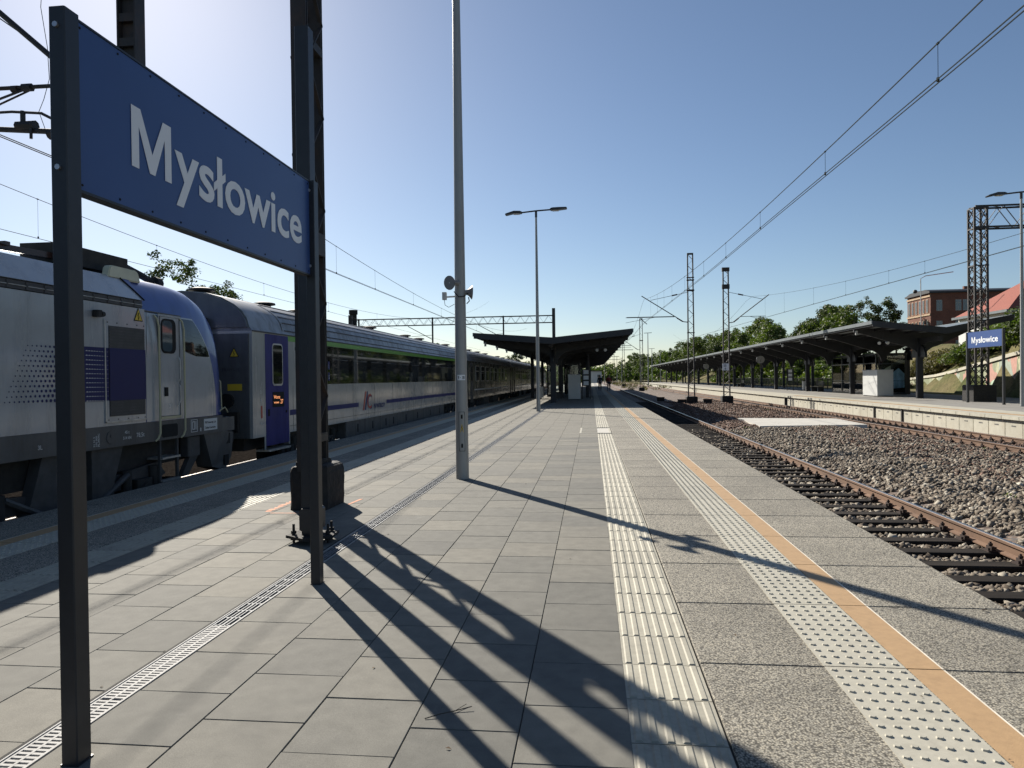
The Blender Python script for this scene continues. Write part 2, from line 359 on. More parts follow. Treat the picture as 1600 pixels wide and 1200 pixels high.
def stones(name, n, regions, m, size, label):
    V = []; F = []; A = []
    cube = np.array([(-1,-1,-1),(1,-1,-1),(1,1,-1),(-1,1,-1),(-1,-1,1),(1,-1,1),(1,1,1),(-1,1,1)], float)*.5
    tri = np.array([(0,2,1),(0,3,2),(4,5,6),(4,6,7),(0,1,5),(0,5,4),(1,2,6),(1,6,5),(2,3,7),(2,7,6),(3,0,4),(3,4,7)])
    tot = 0; parts = []
    for (x0, x1, y0, y1, d) in regions:
        k = int((x1-x0)*(y1-y0)*d); parts.append(np.stack([NR.uniform(x0,x1,k), NR.uniform(y0,y1,k)], 1))
    P = np.concatenate(parts)
    off = np.where(P[:,0] < 8, 3.2, 15.0); dy = np.abs((P[:,1]-off+.305) % .61 - .305)
    on = (dy < .15) & (((P[:,0] > 2.7) & (P[:,0] < 5.55)) | ((P[:,0] > 10.95) & (P[:,0] < 13.65))); P = P[~on]; k = len(P)
    z = bz(P[:,0], P[:,1])
    sc = size*NR.uniform(.55, 1.35, (k,1,1))*NR.uniform(.6, 1.15, (k,1,3))
    vs = cube[None] * (1 + NR.uniform(-.38, .38, (k,8,3))) * sc
    q = NR.normal(size=(k,4)); q /= np.linalg.norm(q, axis=1, keepdims=True); a,b,c,d = q.T
    Rm = np.stack([1-2*(c*c+d*d),2*(b*c-a*d),2*(b*d+a*c),2*(b*c+a*d),1-2*(b*b+d*d),2*(c*d-a*b),2*(b*d-a*c),2*(c*d+a*b),1-2*(b*b+c*c)],-1).reshape(k,3,3)
    vs = np.einsum('kij,kvj->kvi', Rm, vs)
    vs += np.stack([P[:,0],P[:,1],z+size*NR.uniform(-.1,.38,k)*np.where((P[:,0] < 5.4) | (P[:,0] > 11), .5, 1)],-1)[:,None]
    Vv = vs.reshape(-1,3); Ff = (tri[None]+8*np.arange(k)[:,None,None]).reshape(-1,3)
    at = np.repeat(NR.beta(2,2,k), 12)
    return tag(npmesh(name, Vv, Ff, m, at), label, 'ballast stones', kind='stuff')
stones('loose_ballast', 0, [(5.2,11.2,5,13,520),(5.2,11.4,13,20,330),(5.2,11.4,20,29.2,190),(2.6,5.2,3.5,14,330),(2.6,5.2,14,30,170)], m_stone, .062, 'crushed stone ballast heaped beside the nearest rail')
stones('loose_ballast', 0, [(7.5,13.9,14,29,130),(5.2,6.7,29,52,90),(6,13.9,35.2,60,60)], m_stone_r, .06, 'reddish rusty ballast along the second track')
stones('loose_ballast', 0, [(-6.65,-6.2,3,45,220),(-9.6,-6.6,9,28,40)], m_stone, .06, 'pale ballast stones glimpsed under the train')

# ------------------------------------------------------------------ tracks
def rail_prof(xc, top):
    p = [(-.07,-.16),(.07,-.16),(.07,-.148),(.012,-.128),(.010,-.045),(.034,-.034),(.034,-.006),(.026,-.001),(-.026,-.001),(-.034,-.006),(-.034,-.034),(-.010,-.045),(-.012,-.128),(-.07,-.148)]
    return [(xc+a, top+b) for a, b in p]
def track(xc, y0, y1, label, nsl, ys0, clips):
    root = thing('railway_track', (xc, 0, -.71), label, None); root['kind'] = 'structure'
    for s in (-1, 1):
        m_ = MB(); m_.prism(rail_prof(xc+s*.7525, -.55), 'y', y0, y1); r = m_.build('rail', m_rail_s, root)
        m_ = MB(); m_.prism([(xc+s*.7525-.027,-.552),(xc+s*.7525+.027,-.552),(xc+s*.7525+.022,-.5475),(xc+s*.7525-.022,-.5475)], 'y', y0, y1); m_.build('running_surface', m_rail_t, r)
    a = MB(); a.cbox(-1.3,1.3,-.125,.125,-.14,0,.015); sl = a.build('sleeper', m_sleep, None)
    c = MB()   # plate, ribs, bolts and clip
    c.box(-.17,.17,-.08,.08,0,.018)
    for s in (-1, 1):
        c.box(s*.105-.02,s*.105+.02,-.06,.06,.018,.062); c.box(s*.085-.035,s*.085+.035,-.035,.035,.03,.052)
        c.tube([(s*.105,0,.05),(s*.105,0,.115)], .013, 6); c.disc((s*.105,0,.082), (0,0,1), .026, .026, 6)
        c.tube([(s*.15,-.05,.01),(s*.15,-.05,.05)], .016, 6)
    cl = c.build('rail_clip', m_clip, None) if clips else None
    first = True
    for i in range(nsl):
        y = ys0 + i*.61
        o = sl if first else inst(sl, (0,0,0)); o.parent = root
        o.location = (rnd.uniform(-.015,.015), y+rnd.uniform(-.012,.012), rnd.uniform(-.006,.002)); o.rotation_euler = (0,0,rnd.uniform(-.006,.006))
        if i < clips:
            for s in (-1, 1):
                k = cl if (first and s == -1) else inst(cl, (0,0,0)); k.parent = o; k.location = (s*.7525, 0, .001)
        first = False
    return root
track(4.2, -6, 420, 'railway track right beside the platform edge', 100, 3.2, 50)
track(12.3, -6, 420, 'second railway track along the far platform wall', 90, 15.0, 64)
track(-8.07, -20, 420, 'railway track under the parked train', 70, -6, 0)

# ================================================================== NEAR PLATFORM
pb = MB()
pb.prism([(-6.30,-1.2),(2.47,-1.2),(2.47,-.012),(-6.30,-.012)], 'y', -8, 60)
plat = pb.build('platform', m_joint); tag(plat, 'island platform with grey paving slabs and tactile strips', kind='structure')
p2 = MB(); p2.box(-6.38, 2.57, 60.01, 200, -1.2, 0); plat2 = p2.build('platform', m_asph); tag(plat2, 'far end of the island platform under the canopy', kind='structure')
def make(name, mb, m, parent=plat): return mb.build(name, m, parent)
sl = MB(); sl.cbox(-.2312,.2312,-.2418,.2418,-.06,0,.0025); SL = make('paving_slab', sl, m_slab)
sl2 = MB(); sl2.cbox(-.2118,.2118,-.2418,.2418,-.06,0,.0025); SL2 = make('paving_slab', sl2, m_slab)
cols = [(-2.185+.4665*(i+.5), SL, .11 if i % 2 else .36) for i in range(5)] + [(-4.045+.4275*(i+.5), SL2, .24 if i % 2 else 0) for i in range(4)]
cand = []
for x, pr_, o0 in cols:
    for j in range(-4, 122):
        y = 2.59 + o0 + .488*j + (.0 if pr_ is SL else .1)
        if y > 59.5: break
        dpx = 1109*.47/max(.3, math.hypot(x, y))*(1 if y > 1.5 else .05)
        cand.append((dpx, x, y, pr_))
cand.sort(key=lambda c: -c[0]); used = set()
rest = MB()
for i, (d, x, y, pr_) in enumerate(cand):
    loc = (x, y, rnd.uniform(-.0012, .0012)); rot = (rnd.uniform(-.002,.002), rnd.uniform(-.0025,.0025), 0)
    if i < 298:
        if pr_.name not in used: o = pr_; used.add(pr_.name)
        else: o = inst(pr_, loc)
        o.location = loc; o.rotation_euler = rot
    else:
        hw = .2305 if pr_ is SL else .2115
        rest.box(x-hw, x+hw, y-.2405, y+.2405, -.05, rnd.uniform(-.0012,.0012))
o = rest.build('paving_slabs', m_slab, plat); o['kind'] = 'stuff'

# edge panels with inlaid studs and ochre strip; sgn=+1 right side, -1 left side
def edge_side(sg):
    xa, xb = (.542, 2.57) if sg > 0 else (-4.452, -6.38)
    x0, x1 = min(xa,xb), max(xa,xb)
    pn = MB(); pn.cbox(x0,x1,-.495,.495,-.12,0,.006); P0 = make('edge_panel', pn, m_agg)
    sa, sb = (1.155,1.548) if sg > 0 else (-5.41,-5.02)
    st = MB(); st.box(sa,sb,-.495,.495,.0005,.0035)
    for i in range(6):
        for j in range(12):
            cx = sa+.0655*(i+.5); cy = -.495+.0825*(j+.5)
            n = 7; r = [(.0165,.0035),(.0125,.0105)]
            vs = [(cx+math.cos(2*math.pi*k/n)*rr, cy+math.sin(2*math.pi*k/n)*rr, zz) for rr, zz in r for k in range(n)]
            st.add(vs, [(k,(k+1)%n,(k+1)%n+n,k+n) for k in range(n)] + [tuple(range(n,2*n))])
    S0 = make('studded_tile', st, m_tact)
    oa, ob = (1.556,1.722) if sg > 0 else (-5.60,-5.418)
    orr = MB(); orr.box(oa,ob,-.495,.495,.0005,.003); O0 = make('ochre_strip', orr, m_orange)
    wl = MB(); wl.box(*((1.7225,1.731) if sg > 0 else (-5.611,-5.603)),-.495,.495,.0005,.0034); W0 = make('edge_line', wl, m_whitel)
    for k, yo in enumerate(np.arange(-2.26, 59, 1.0)):
        y = float(yo) + .5 + (0 if sg > 0 else .35)
        for q, src in enumerate((P0, S0, O0, W0)):
            o = src if k == 0 else inst(src, (0,0,0)); o.location = (0, y, 0 if q else rnd.uniform(-.001,.001))
edge_side(1); edge_side(-1)
# guidance strips
tl = MB(); tl.box(-.193,.193,-.197,.197,-.03,-.002)
for i in range(6):
    c = -.193 + .0643*(i+.5); hw = .0185; ht = .011
    tl.add([(c-hw,-.190,-.002),(c+hw,-.190,-.002),(c+hw,.190,-.002),(c-hw,.190,-.002),(c-ht,-.186,.004),(c+ht,-.186,.004),(c+ht,.186,.004),(c-ht,.186,.004)],
           [(4,5,6,7),(0,1,5,4),(1,2,6,5),(2,3,7,6),(3,0,4,7)])
T0 = make('ribbed_tile', tl, m_guide)
k = 0
for x in (.337, -4.25):
    for j in range(148):
        y = 1.1 + .4*j
        if x > 0 and 19.0 < y < 21.2: continue
        o = T0 if k == 0 else inst(T0, (0,0,0)); k += 1; o.location = (x, y+(.17 if x < 0 else 0), rnd.uniform(-.0006,.0006))
# plain remainder of strips beyond 60 m
fs = MB()
for a, b, z in ((.14,.53,.004),(1.155,1.548,.004),(-4.44,-4.05,.004),(-5.41,-5.02,.004)): fs.box(a,b,60.02,199,z-.003,z)
o = fs.build('tactile_strip', m_tact, plat2)
fs = MB(); fs.box(1.556,1.722,60.02,199,.001,.0045); fs.box(-5.6,-5.42,60.02,199,.001,.0045); fs.build('ochre_strip', m_orange, plat2)
# manhole in the guidance strip
mh = thing('manhole_cover', (.1, 20.1, 0), 'pale steel framed manhole cover set into the guidance strip', 'manhole cover')
a = MB(); a.box(-.33,.52,19.1,21.1,-.02,-.004); a.build('cover_plate', m_concrete, mh)
for bb in ((-.33,-.28,19.1,21.1),(.47,.52,19.1,21.1),(-.28,.47,19.1,19.16),(-.28,.47,21.04,21.1)):
    a = MB(); a.box(*bb,-.004,.004); a.build('frame_bar', m_tact, mh)
a = MB(); a.box(.0,.1,20.0,20.2,-.004,.0); a.build('lifting_slot', m_black, mh)
# drain
dr = thing('drainage_channel', (-2.263, 0, 0), 'slotted steel drainage channel running the length of the platform', 'drain')
a = MB(); a.box(-2.33,-2.196,-4,60,-.1,-.03); a.build('channel_bed', m_black, dr)
for x in (-2.332, -2.196): a = MB(); a.box(x-.004,x+.004,-4,60,-.03,.001); a.build('channel_edge', m_galv, dr)
a = MB(); a.box(-2.352,-2.3375,-4,60,-.03,.0016); a.build('edge_gap', m_black, dr)
gt = MB()
for x0, x1 in ((-.062,-.052),(-.006,.006),(.052,.062)): gt.box(x0,x1,-.498,.498,-.018,-.003)
for j in range(34):
    y = -.495 + .99*(j+.5)/34
    gt.box(-.052,-.006,y-.0075,y+.0075,-.016,-.0035); gt.box(.006,.052,y-.0075,y+.0075,-.016,-.0035)
G0 = gt.build('grate', m_galv, dr, off=Vector((0,0,0)))
m_galv2 = mat('weathered_grate', (.17,.18,.19), .7, .1, var=.2, scale=20)
gt = MB()
for x0, x1 in ((-.062,-.052),(-.030,-.022),(-.006,.006),(.022,.030),(.052,.062)): gt.box(x0,x1,-.498,.498,-.018,-.003)
for j in range(8): y = -.49+.98*j/7; gt.box(-.052,.052,y-.008,y+.008,-.018,-.006)
G1 = gt.build('grate', m_galv2, dr, off=Vector((0,0,0)))
for j in range(60):
    y = -.4+j; q = G0 if y < 4.5 else G1; o = q if j == 0 or (q is G1 and y < 5.5) else inst(q, (0,0,0)); o.location = (0, y, 0)

# ================================================================== FAR PLATFORM
fp = MB(); fp.box(14.16, 24.42, -6, 200, -1.2, -.12); far = fp.build('platform', m_body); tag(far, 'far side platform with a pale panelled wall', kind='structure')
wp = MB(); wp.box(14.12,14.158,-.492,.492,-1.0,-.14); W0 = wp.build('wall_panel', m_wallp, far)
mk = MB()
for q in range(6): mk.box(14.117,14.1195,-.13+q*.045,-.13+q*.045+.03,-.36,-.315)
K0 = mk.build('stencil_mark', m_gray, W0, off=Vector((0,0,0)))
lp = MB(); lp.box(14.0,16.0,-.494,.494,-.115,-.0); L0 = lp.build('coping_slab', m_wallp, far)
oc = MB(); oc.box(14.55,14.9,-.494,.494,.0005,.004); O0 = oc.build('ochre_strip', m_orange, far)
for j in range(34):
    y = 19.5 + j*1.02
    o = W0 if j == 0 else inst(W0, (0,0,0)); o.location = (0, y, 0)
    kx = K0 if j == 0 else inst(K0, (0,0,0), o)
    l = L0 if j == 0 else inst(L0, (0,0,0)); l.location = (0, y, 0)
    c = O0 if j == 0 else inst(O0, (0,0,0)); c.location = (0, y, 0)
for a0, a1 in ((-6,18.98),(53.7,200)):
    a = MB(); a.box(14.12,14.158,a0,a1,-1.0,-.14); a.build('wall_face', m_wallp, far)
    a = MB(); a.box(14.0,16.0,a0,a1,-.115,0); a.build('coping', m_wallp, far)
a = MB(); a.box(16.005,24.42,-6,200,-.12,-.001); a.build('paving', m_asph, far)
for y in (53.6, 34.2, 37.4):
    a = MB(); a.box(13.98 if y > 50 else 14.06,14.11,y-.06,y+.06,-1.0,-.13); a.build('wall_joint', m_fdark, far)
# pale slab between the tracks
cs = MB(); cs.prism([(6.7,29.4),(11.0,29.9),(12.1 -.9,34.2),(7.0,35.1)], 'z', -.75, -.54); tag(cs.build('concrete_pad', m_concrete), 'pale concrete slab lying in the ballast between the tracks', 'concrete slab')
# small junction boxes on the ballast
for x, y, s_, lab in ((6.9,55.5,.32,'small dark relay box left of the nearest lattice mast'),(8.9,56.2,.32,'small dark relay box right of the nearest lattice mast'),(5.9,62,.3,'small brown box standing alone on the ballast')):
    b_ = thing('trackside_box', (x,y,-.62), lab, 'junction box', 'trackside boxes on the ballast')
    a = MB(); a.rbox(x-s_,x+s_,y-.2,y+.2,-.62,-.3,.02); a.build('housing', m_fdark, b_)
    a = MB(); a.cbox(x-s_-.03,x+s_+.03,y-.23,y+.23,-.3,-.25,.02); a.build('lid', m_rail_s, b_)

# ================================================================== STATION SIGNS
def station_sign(x, y0, y1, zt, zb, label, pw=.08, face=1, tsize=.36, width=1.9, group=None, ty=None):
    r = thing('station_sign', (x, (y0+y1)/2, 0), label, 'station sign', 'blue station name signs')
    xs_ = x
    for y in (y0, y1):
        x = xs_ + ((.020 if y == y1 else .006) if face > 0 else 0)
        a = MB(); a.rbox(x-pw/2+(.012 if face > 0 else 0), x+pw/2, y-pw/2, y+pw/2, 0, zt+.012, .004); p = a.build('post', m_dark, r)
        a = MB(); a.box(x-pw/2+.010, x+pw/2+.004, y-pw/2-.002, y+pw/2+.005, 0, .006); a.build('base_plate', m_dark, p)
        for z in (zt-.06, zb+.06):
            a = MB(); a.disc((x+.005, y-pw/2-.003, z), (0,1,0), .011, .012, 8); a.build('bolt', m_screw, p)
    x = xs_
    a = MB(); a.box(x-.022, x+.024, y0+pw/2+.003, y1-pw/2-.003, zb, zt); b = a.build('board', m_sign, r)
    a = MB()
    for z0, z1 in ((zb-.012, zb-.001), (zt+.001, zt+.010)): a.box(x-.028, x+.028, y0+pw/2+.003, y1-pw/2-.003, z0, z1)
    a.build('board_edge', m_dark, r)
    a = MB(); n = 11
    for i in range(n):
        yy = y0+pw/2+.03+(y1-y0-pw-.06)*i/(n-1)
        for z in (zt-.02, zb+.02): a.disc((x+.0245*1, yy, z), (1,0,0), .0055, .004, 6)
    o = a.build('rivets', m_black, b); o['kind'] = 'stuff'
    q = tsize/.378; xf = x+.026*face; zb0 = zb+.192*(zt-zb)/.67
    mm = MB(); mw = .30*q; ch = .272*q; t_ = .052*q        # capital M cut from film, the rest set in type
    pts = [(0,0),(0,ch),(t_*1.25,ch),(mw/2,t_*1.75),(mw-t_*1.25,ch),(mw,ch),(mw,0),(mw-t_,0),(mw-t_,ch-t_*1.55),(mw/2+t_*.38,0),(mw/2-t_*.38,0),(t_,ch-t_*1.55),(t_,0)]
    def P3(u, v, d): return (xf+d*face, ty+face*u, zb0+v)
    n_ = len(pts); mm.add([P3(u,v,0) for u,v in pts]+[P3(u,v,.001) for u,v in pts], [tuple(range(n_)), tuple(range(n_,2*n_))]+[(i,(i+1)%n_,(i+1)%n_+n_,i+n_) for i in range(n_)])
    mm.build('lettering', m_letter, b)
    text_obj('ysłowice', tsize, m_letter, b, (xf, ty+face*(mw+.03*q), zb0), (0,face,0), (0,0,1), 'lettering', bold=.006*q, depth=.001, width=width-mw-.03*q)
    return r
station_sign(-2.04, 2.57, 5.0, 2.925, 2.258, 'big blue station name board on two dark posts in the foreground', tsize=.378, width=1.86, ty=2.95)
station_sign(18.85, 34.95, 38.1, 3.5, 2.72, 'small distant blue station name board on the far platform', face=-1, tsize=.42, width=2.3, ty=37.65, pw=.1)

# slender post on a bolted plate behind the sign
pr2 = thing('signal_post', (-2.59, 6.3, 0), 'tall slender dark post on a bolted base plate right behind the name board', 'post')
a = MB(); a.rbox(-2.655,-2.525,6.235,6.365,.03,4.72,.006); a.build('post', m_dark, pr2)
a = MB(); a.prism([(-2.62,.10),(-2.66,.13),(-2.66,.30),(-2.64,.32),(-2.51,.32),(-2.49,.30),(-2.49,.13),(-2.53,.10)], 'y', 6.20, 6.40); a.build('base_box', m_dark, pr2)
a = MB(); a.prism([(-2.80,6.22),(-2.58,6.08),(-2.36,6.24),(-2.38,6.46),(-2.76,6.44)], 'z', .05, .075); a.build('base_plate', m_fdark, pr2)
for x, y in ((-2.74,6.26),(-2.42,6.28),(-2.44,6.42),(-2.68,6.42)):
    a = MB(); a.tube([(x,y,0),(x,y,.17)], .012, 6); a.disc((x,y,.095), (0,0,1), .024, .028, 6); a.disc((x,y,.035), (0,0,1), .03, .02, 6); a.build('anchor_bolt', m_fdark, pr2)

# ================================================================== LAMP POSTS
m_led = mat('lamp_lens', (.35,.33,.30), .3, var=0)
def luminaire(root, x, y, z, s, pitch=0):
    a = MB(); a.prism([(s*.62,z+.03),(s*.72,z+.075),(s*1.0,z+.085),(s*1.36,z+.06+pitch),(s*1.40,z+.02+pitch),(s*1.36,z-.01+pitch),(s*1.02,z-.02),(s*.66,z-.03)], 'y', y-.15, y+.15)
    a.v = [(v[0]+x, v[1], v[2]) for v in a.v]; h = a.build('luminaire', m_dark, root, bevel=.012)
    a = MB(); a.box(x+min(s*.74,s*1.02), x+max(s*.74,s*1.02), y-.11, y+.11, z-.055, z-.03); a.build('lens', m_led, h)
def lamp_post(x, y, h, label, r0=.098, r1=.045, detail=True, plate=None):
    r = thing('lamp_post', (x, y, 0), label, 'lamp post', 'grey platform lamp posts')
    a = MB(); a.tube([(x,y,0),(x,y,h*.5),(x,y,h)], [r0,(r0+r1)/2,r1], 20); a.build('pole', m_pole, r, smooth=True)
    a = MB(); a.tube([(x,y,h-.02),(x,y,h+.28)], .055, 10); a.tube([(x-.70,y,h+.21),(x,y,h+.27),(x+.70,y,h+.30)], .035, 8); a.build('bracket_arm', m_dark, r, smooth=True)
    luminaire(r, x, y, h+.20, -1, -.08); luminaire(r, x, y, h+.29, 1, .02)
    if detail:
        d = MB(); n = 9                                    # service door, curved to the pole
        cdir = math.atan2(-y, -x)
        def pt(ang, z, rr): return (x+rr*math.cos(cdir+ang), y+rr*math.sin(cdir+ang), z)
        for (z0, z1, w, rr, nm, mm) in ((.42,1.0,.43,.1015,'service_door',m_pole),):
            vs = []; 
            for i in range(n): 
                t = -w + 2*w*i/(n-1); cut = .03*(abs(t)/w)**6
                vs += [pt(t, z0+cut*2, rr), pt(t, z1-cut*2, rr)]
            d.add(vs, [(2*i,2*i+2,2*i+3,2*i+1) for i in range(n-1)]); sd_ = d.build(nm, m_pole, r)
            e = MB(); ring = [pt(-w+2*w*i/(n-1), z0, .1) for i in range(n)] + [pt(w-2*w*i/(n-1), z1, .1) for i in range(n)]
            e.tube(ring+[ring[0]], .0035, 5); e.build('door_seam', m_dark, r)
        for z in (.50,.93):
            e = MB(); ps = [pt(t, zz, .1035) for t in (-.13,.13) for zz in (z-.03,z+.03)]; e.add(ps, [(0,1,3,2)]); e.build('lock', m_black, sd_)
        m_y = mat('warning_yellow', (.62,.42,.02), .5, var=0)
        e = MB(); e.add([pt(-.26,.70,.1035), pt(.26,.70,.1035), pt(0,.83,.1035)], [(0,1,2)]); e.build('warning_triangle', m_y, sd_)
        e = MB(); e.tube([pt(.03,.80,.105), pt(-.05,.765,.105), pt(.05,.755,.105), pt(-.02,.715,.105)], .004, 4); e.build('bolt_symbol', m_black, sd_)
        pl = MB(); vs = []; W = .62
        for i in range(n): t = -W + 2*W*i/(n-1); vs += [pt(t,1.47,.098), pt(t,1.55,.098)]
        pl.add(vs, [(2*i,2*i+2,2*i+3,2*i+1) for i in range(n-1)]); P_ = pl.build('number_plate', m_letter, r)
        tdir = (-math.sin(cdir), math.cos(cdir), 0)
        t = text_obj('9 · 18', .075, m_black, P_, (0,0,0), (1,0,0), (0,0,1), 'lettering', bold=.002, depth=0)
        co = [v.co.copy() for v in t.data.vertices]; bx = base(P_); x0 = min(c.x for c in co)+0; W_ = max(c.x for c in co)-x0
        zmin = min(c.z for c in co)
        for v, c in zip(t.data.vertices, co):
            ang = ((c.x-x0)/W_-.5)*1.02; q = pt(ang, 1.483+(c.z-zmin)*.9, .0995); v.co = Vector(q)-bx
    return r
lp1 = lamp_post(-1.93, 10.45, 9.0, 'nearest grey lamp post, carrying horn loudspeakers and a number plate')
lamp_post(-2.38, 31.9, 8.75, 'second grey lamp post in front of the canopy with twin lamp heads', detail=False, r0=.095)
lamp_post(18.56, 33.0, 9.0, 'grey lamp post at the right edge on the far platform', detail=False)
# loudspeakers clamped on the first post
def horn(x, y, z, d, label):
    m_h = mat('horn_grey', (.22,.22,.225), .5, var=.05)
    r = thing('horn_loudspeaker', (x, y, z), label, 'loudspeaker', 'horn loudspeakers on the lamp post')
    d = Vector(d).normalized(); c = Vector((x, y, z))
    a = MB(); a.lathe(c, d, [(-.17,.025),(-.16,.042),(-.10,.042),(-.09,.025),(-.05,.03),(0,.055),(.035,.092),(.043,.10),(.046,.105),(.05,.10),(.035,.088),(.0,.045),(-.03,.022),(-.035,.001)], 20); a.build('horn', m_h, r, smooth=True)
    a = MB(); a.lathe(c, d, [(-.03,.02),(.02,.03),(.045,.026),(.05,.001)], 12); a.build('reflector', m_cab, r, smooth=True)
    a = MB(); b0 = c - d*.12; a.tube([b0, Vector((-1.93,10.45,z-.03))], .014, 6); a.build('bracket', m_gsteel, r)
    return r
horn(-2.02, 10.25, 2.90, (-.45,-.85,-.12), 'upper horn loudspeaker facing the camera on the nearest lamp post')
horn(-1.80, 10.47, 2.78, (1,.30,-.05), 'lower horn loudspeaker pointing right on the nearest lamp post')
jb = thing('junction_box', (-2.1, 10.3, 2.7), 'small white cable box strapped left of the horn loudspeakers', 'cable box')
a = MB(); a.rbox(-2.17,-2.11,10.28,10.36,2.66,2.77,.01); a.tube([(-2.14,10.32,2.7),(-1.93,10.42,2.72)], .012, 6); a.build('box', m_cab, jb)
a = MB(); a.tube([(-2.14,10.3,2.66),(-2.13,10.3,2.58),(-2.08,10.33,2.55),(-2.01,10.4,2.6)], .004, 5); a.tube([(-1.8,10.42,2.7),(-1.78,10.38,2.64),(-1.82,10.38,2.6)], .008, 5); a.tube([(-2.0,10.33,2.78),(-1.93,10.33,2.70),(-1.85,10.35,2.71),(-1.8,10.4,2.76)], .008, 5); a.build('cable', m_black, jb)

# ================================================================== LATTICE MASTS
def zig(a, p0, p1, q0, q1, n, w, cross=False):
    """lacing between rail p (bottom p0 -> top p1) and rail q"""
    p0, p1, q0, q1 = map(Vector, (p0,p1,q0,q1))
    for i in range(n):
        t0, t1 = i/n, (i+1)/n
        A, B = p0.lerp(p1,t0), q0.lerp(q1,t1); C, D = q0.lerp(q1,t0), p0.lerp(p1,t1)
        if cross: a.bar(A, B, w, w*.3); a.bar(C, D, w, w*.3)
        elif i % 2: a.bar(C, D, w, w*.3)
        else: a.bar(A, B, w, w*.3)
def flat_mast(x, y, z0, z1, w, label, cat='catenary mast', group='lattice masts between the tracks', n=22, dy=.16, plates=(), foot=(.42,.3,.55)):
    r = thing('lattice_mast', (x, y, z0), label, cat, group)
    for s in (-1, 1):
        a = MB(); a.bar((x+s*w/2,y,z0+foot[2]-.05), (x+s*w/2*.82,y,z1), .085, dy, up=(0,1,0)); a.build('channel', m_darkm, r)
    a = MB()
    for f in (-1, 1): zig(a, (x-w/2,y+f*dy*.5,z0+foot[2]), (x-w/2*.82,y+f*dy*.5,z1-.1), (x+w/2,y+f*dy*.5,z0+foot[2]), (x+w/2*.82,y+f*dy*.5,z1-.1), n, .045)
    a.build('lacing', m_darkm, r)
    a = MB(); a.box(x-w/2*.82-.04, x+w/2*.82+.04, y-dy/2-.02, y+dy/2+.02, z1-.12, z1)
    for zz, hh in plates: a.box(x-w/2-.05, x+w/2+.05, y-dy/2-.03, y+dy/2+.03, zz-hh/2, zz+hh/2)
    a.build('tie_plate', m_darkm, r)
    a = MB(); a.cbox(x-foot[0], x+foot[0], y-foot[1]-.1, y+foot[1]+.1, z0-.3, z0+foot[2], .05); a.build('foundation', m_fdark, r)
    return r
def cantilever(r, x, y, s, xm, zb, xt, zt, ztie, xreg, zreg, xc, zc):
    """diagonal tube, top tie with insulator, registration arm, steady arm"""
    a = MB(); a.tube([(x,y,zb-.02),(x+s*.3,y,zb+.02),(xt,y,zt)], .035, 6); a.build('cantilever_tube', m_darkm, r)
    a = MB(); a.tube([(x,y,ztie),(xm,y,zt-.35)], .018, 5); a.build('tie_rod', m_darkm, r)
    a = MB(); p = Vector((x,y,ztie)).lerp(Vector((xm,y,zt-.35)), .27); q = Vector((x,y,ztie)).lerp(Vector((xm,y,zt-.35)), .42); a.tube([p,q], .055, 7); p = Vector((x+s*.35,y,zb+.03)); q = p.lerp(Vector((xt,y,zt)), .14); a.tube([p,q], .05, 7); a.build('insulator', m_insul, r)
    a = MB(); a.tube([(xreg,y,zreg),(xc,y,zreg)], .022, 5); a.tube([(xreg+(xc-xreg)*.35,y,zreg),(xc,y,zc+.05)], .014, 5); a.build('registration_arm', m_darkm, r)
ma = flat_mast(7.76, 56.6, -.62, 11.1, .47, 'tallest dark lattice mast between the tracks, arm reaching left', plates=((8.2,.12),(9.0,.08),(9.2,.06),(4.9,.06)), n=26)
cantilever(ma, 7.5, 56.6, -1, 4.72, 5.75, 4.0, 7.85, 8.05, 6.35, 6.17, 2.75, 5.72)
mb_ = flat_mast(10.57, 57.3, -.62, 10.0, .47, 'second lattice mast with a number plate, arm reaching right', plates=((8.5,.35),(9.85,.3)), n=24)
cantilever(mb_, 10.8, 57.3, 1, 13.4, 5.68, 13.85, 7.8, 8.06, 11.7, 6.13, 13.6, 5.75)
a = MB(); a.box(10.22,10.72,57.16,57.18,1.93,2.47); pl = a.build('number_plate', m_letter, mb_)
text_obj('22', .22, m_black, pl, (10.32,57.155,2.24), (1,0,0), (0,0,1), bold=.004); text_obj('0', .2, m_black, pl, (10.41,57.155,2.0), (1,0,0), (0,0,1), bold=.004)
mc = flat_mast(7.5, 108, -.62, 10.3, .45, 'third lattice mast farther along with a T-shaped top', n=20, plates=((7.0,.12),))
a = MB(); a.bar((5.4,108,10.45),(12.4,108,10.45),.14); a.bar((7.5,108,10.2),(8.4,108,9.4),.1); a.build('cross_arm', m_darkm, mc)
cantilever(mc, 7.3, 108, -1, 4.6, 5.6, 4.3, 7.5, 7.9, 6.0, 6.0, 3.6, 5.6)
for y, x, h, lb in ((165,7.4,10,'fourth lattice mast, beside the far end of the canopies'),(232,7.3,9.5,'farthest lattice mast, tiny at the end of the tracks')):
    mm = flat_mast(x, y, -.62, h, .5, lb, n=10); a = MB(); a.bar((x-2,y,h-2.2),(x+2.2,y,h-2.2),.12); a.bar((x-1.6,y,h-1.2),(x+1.8,y,h-1.2),.1); a.build('cross_arm', m_darkm, mm)

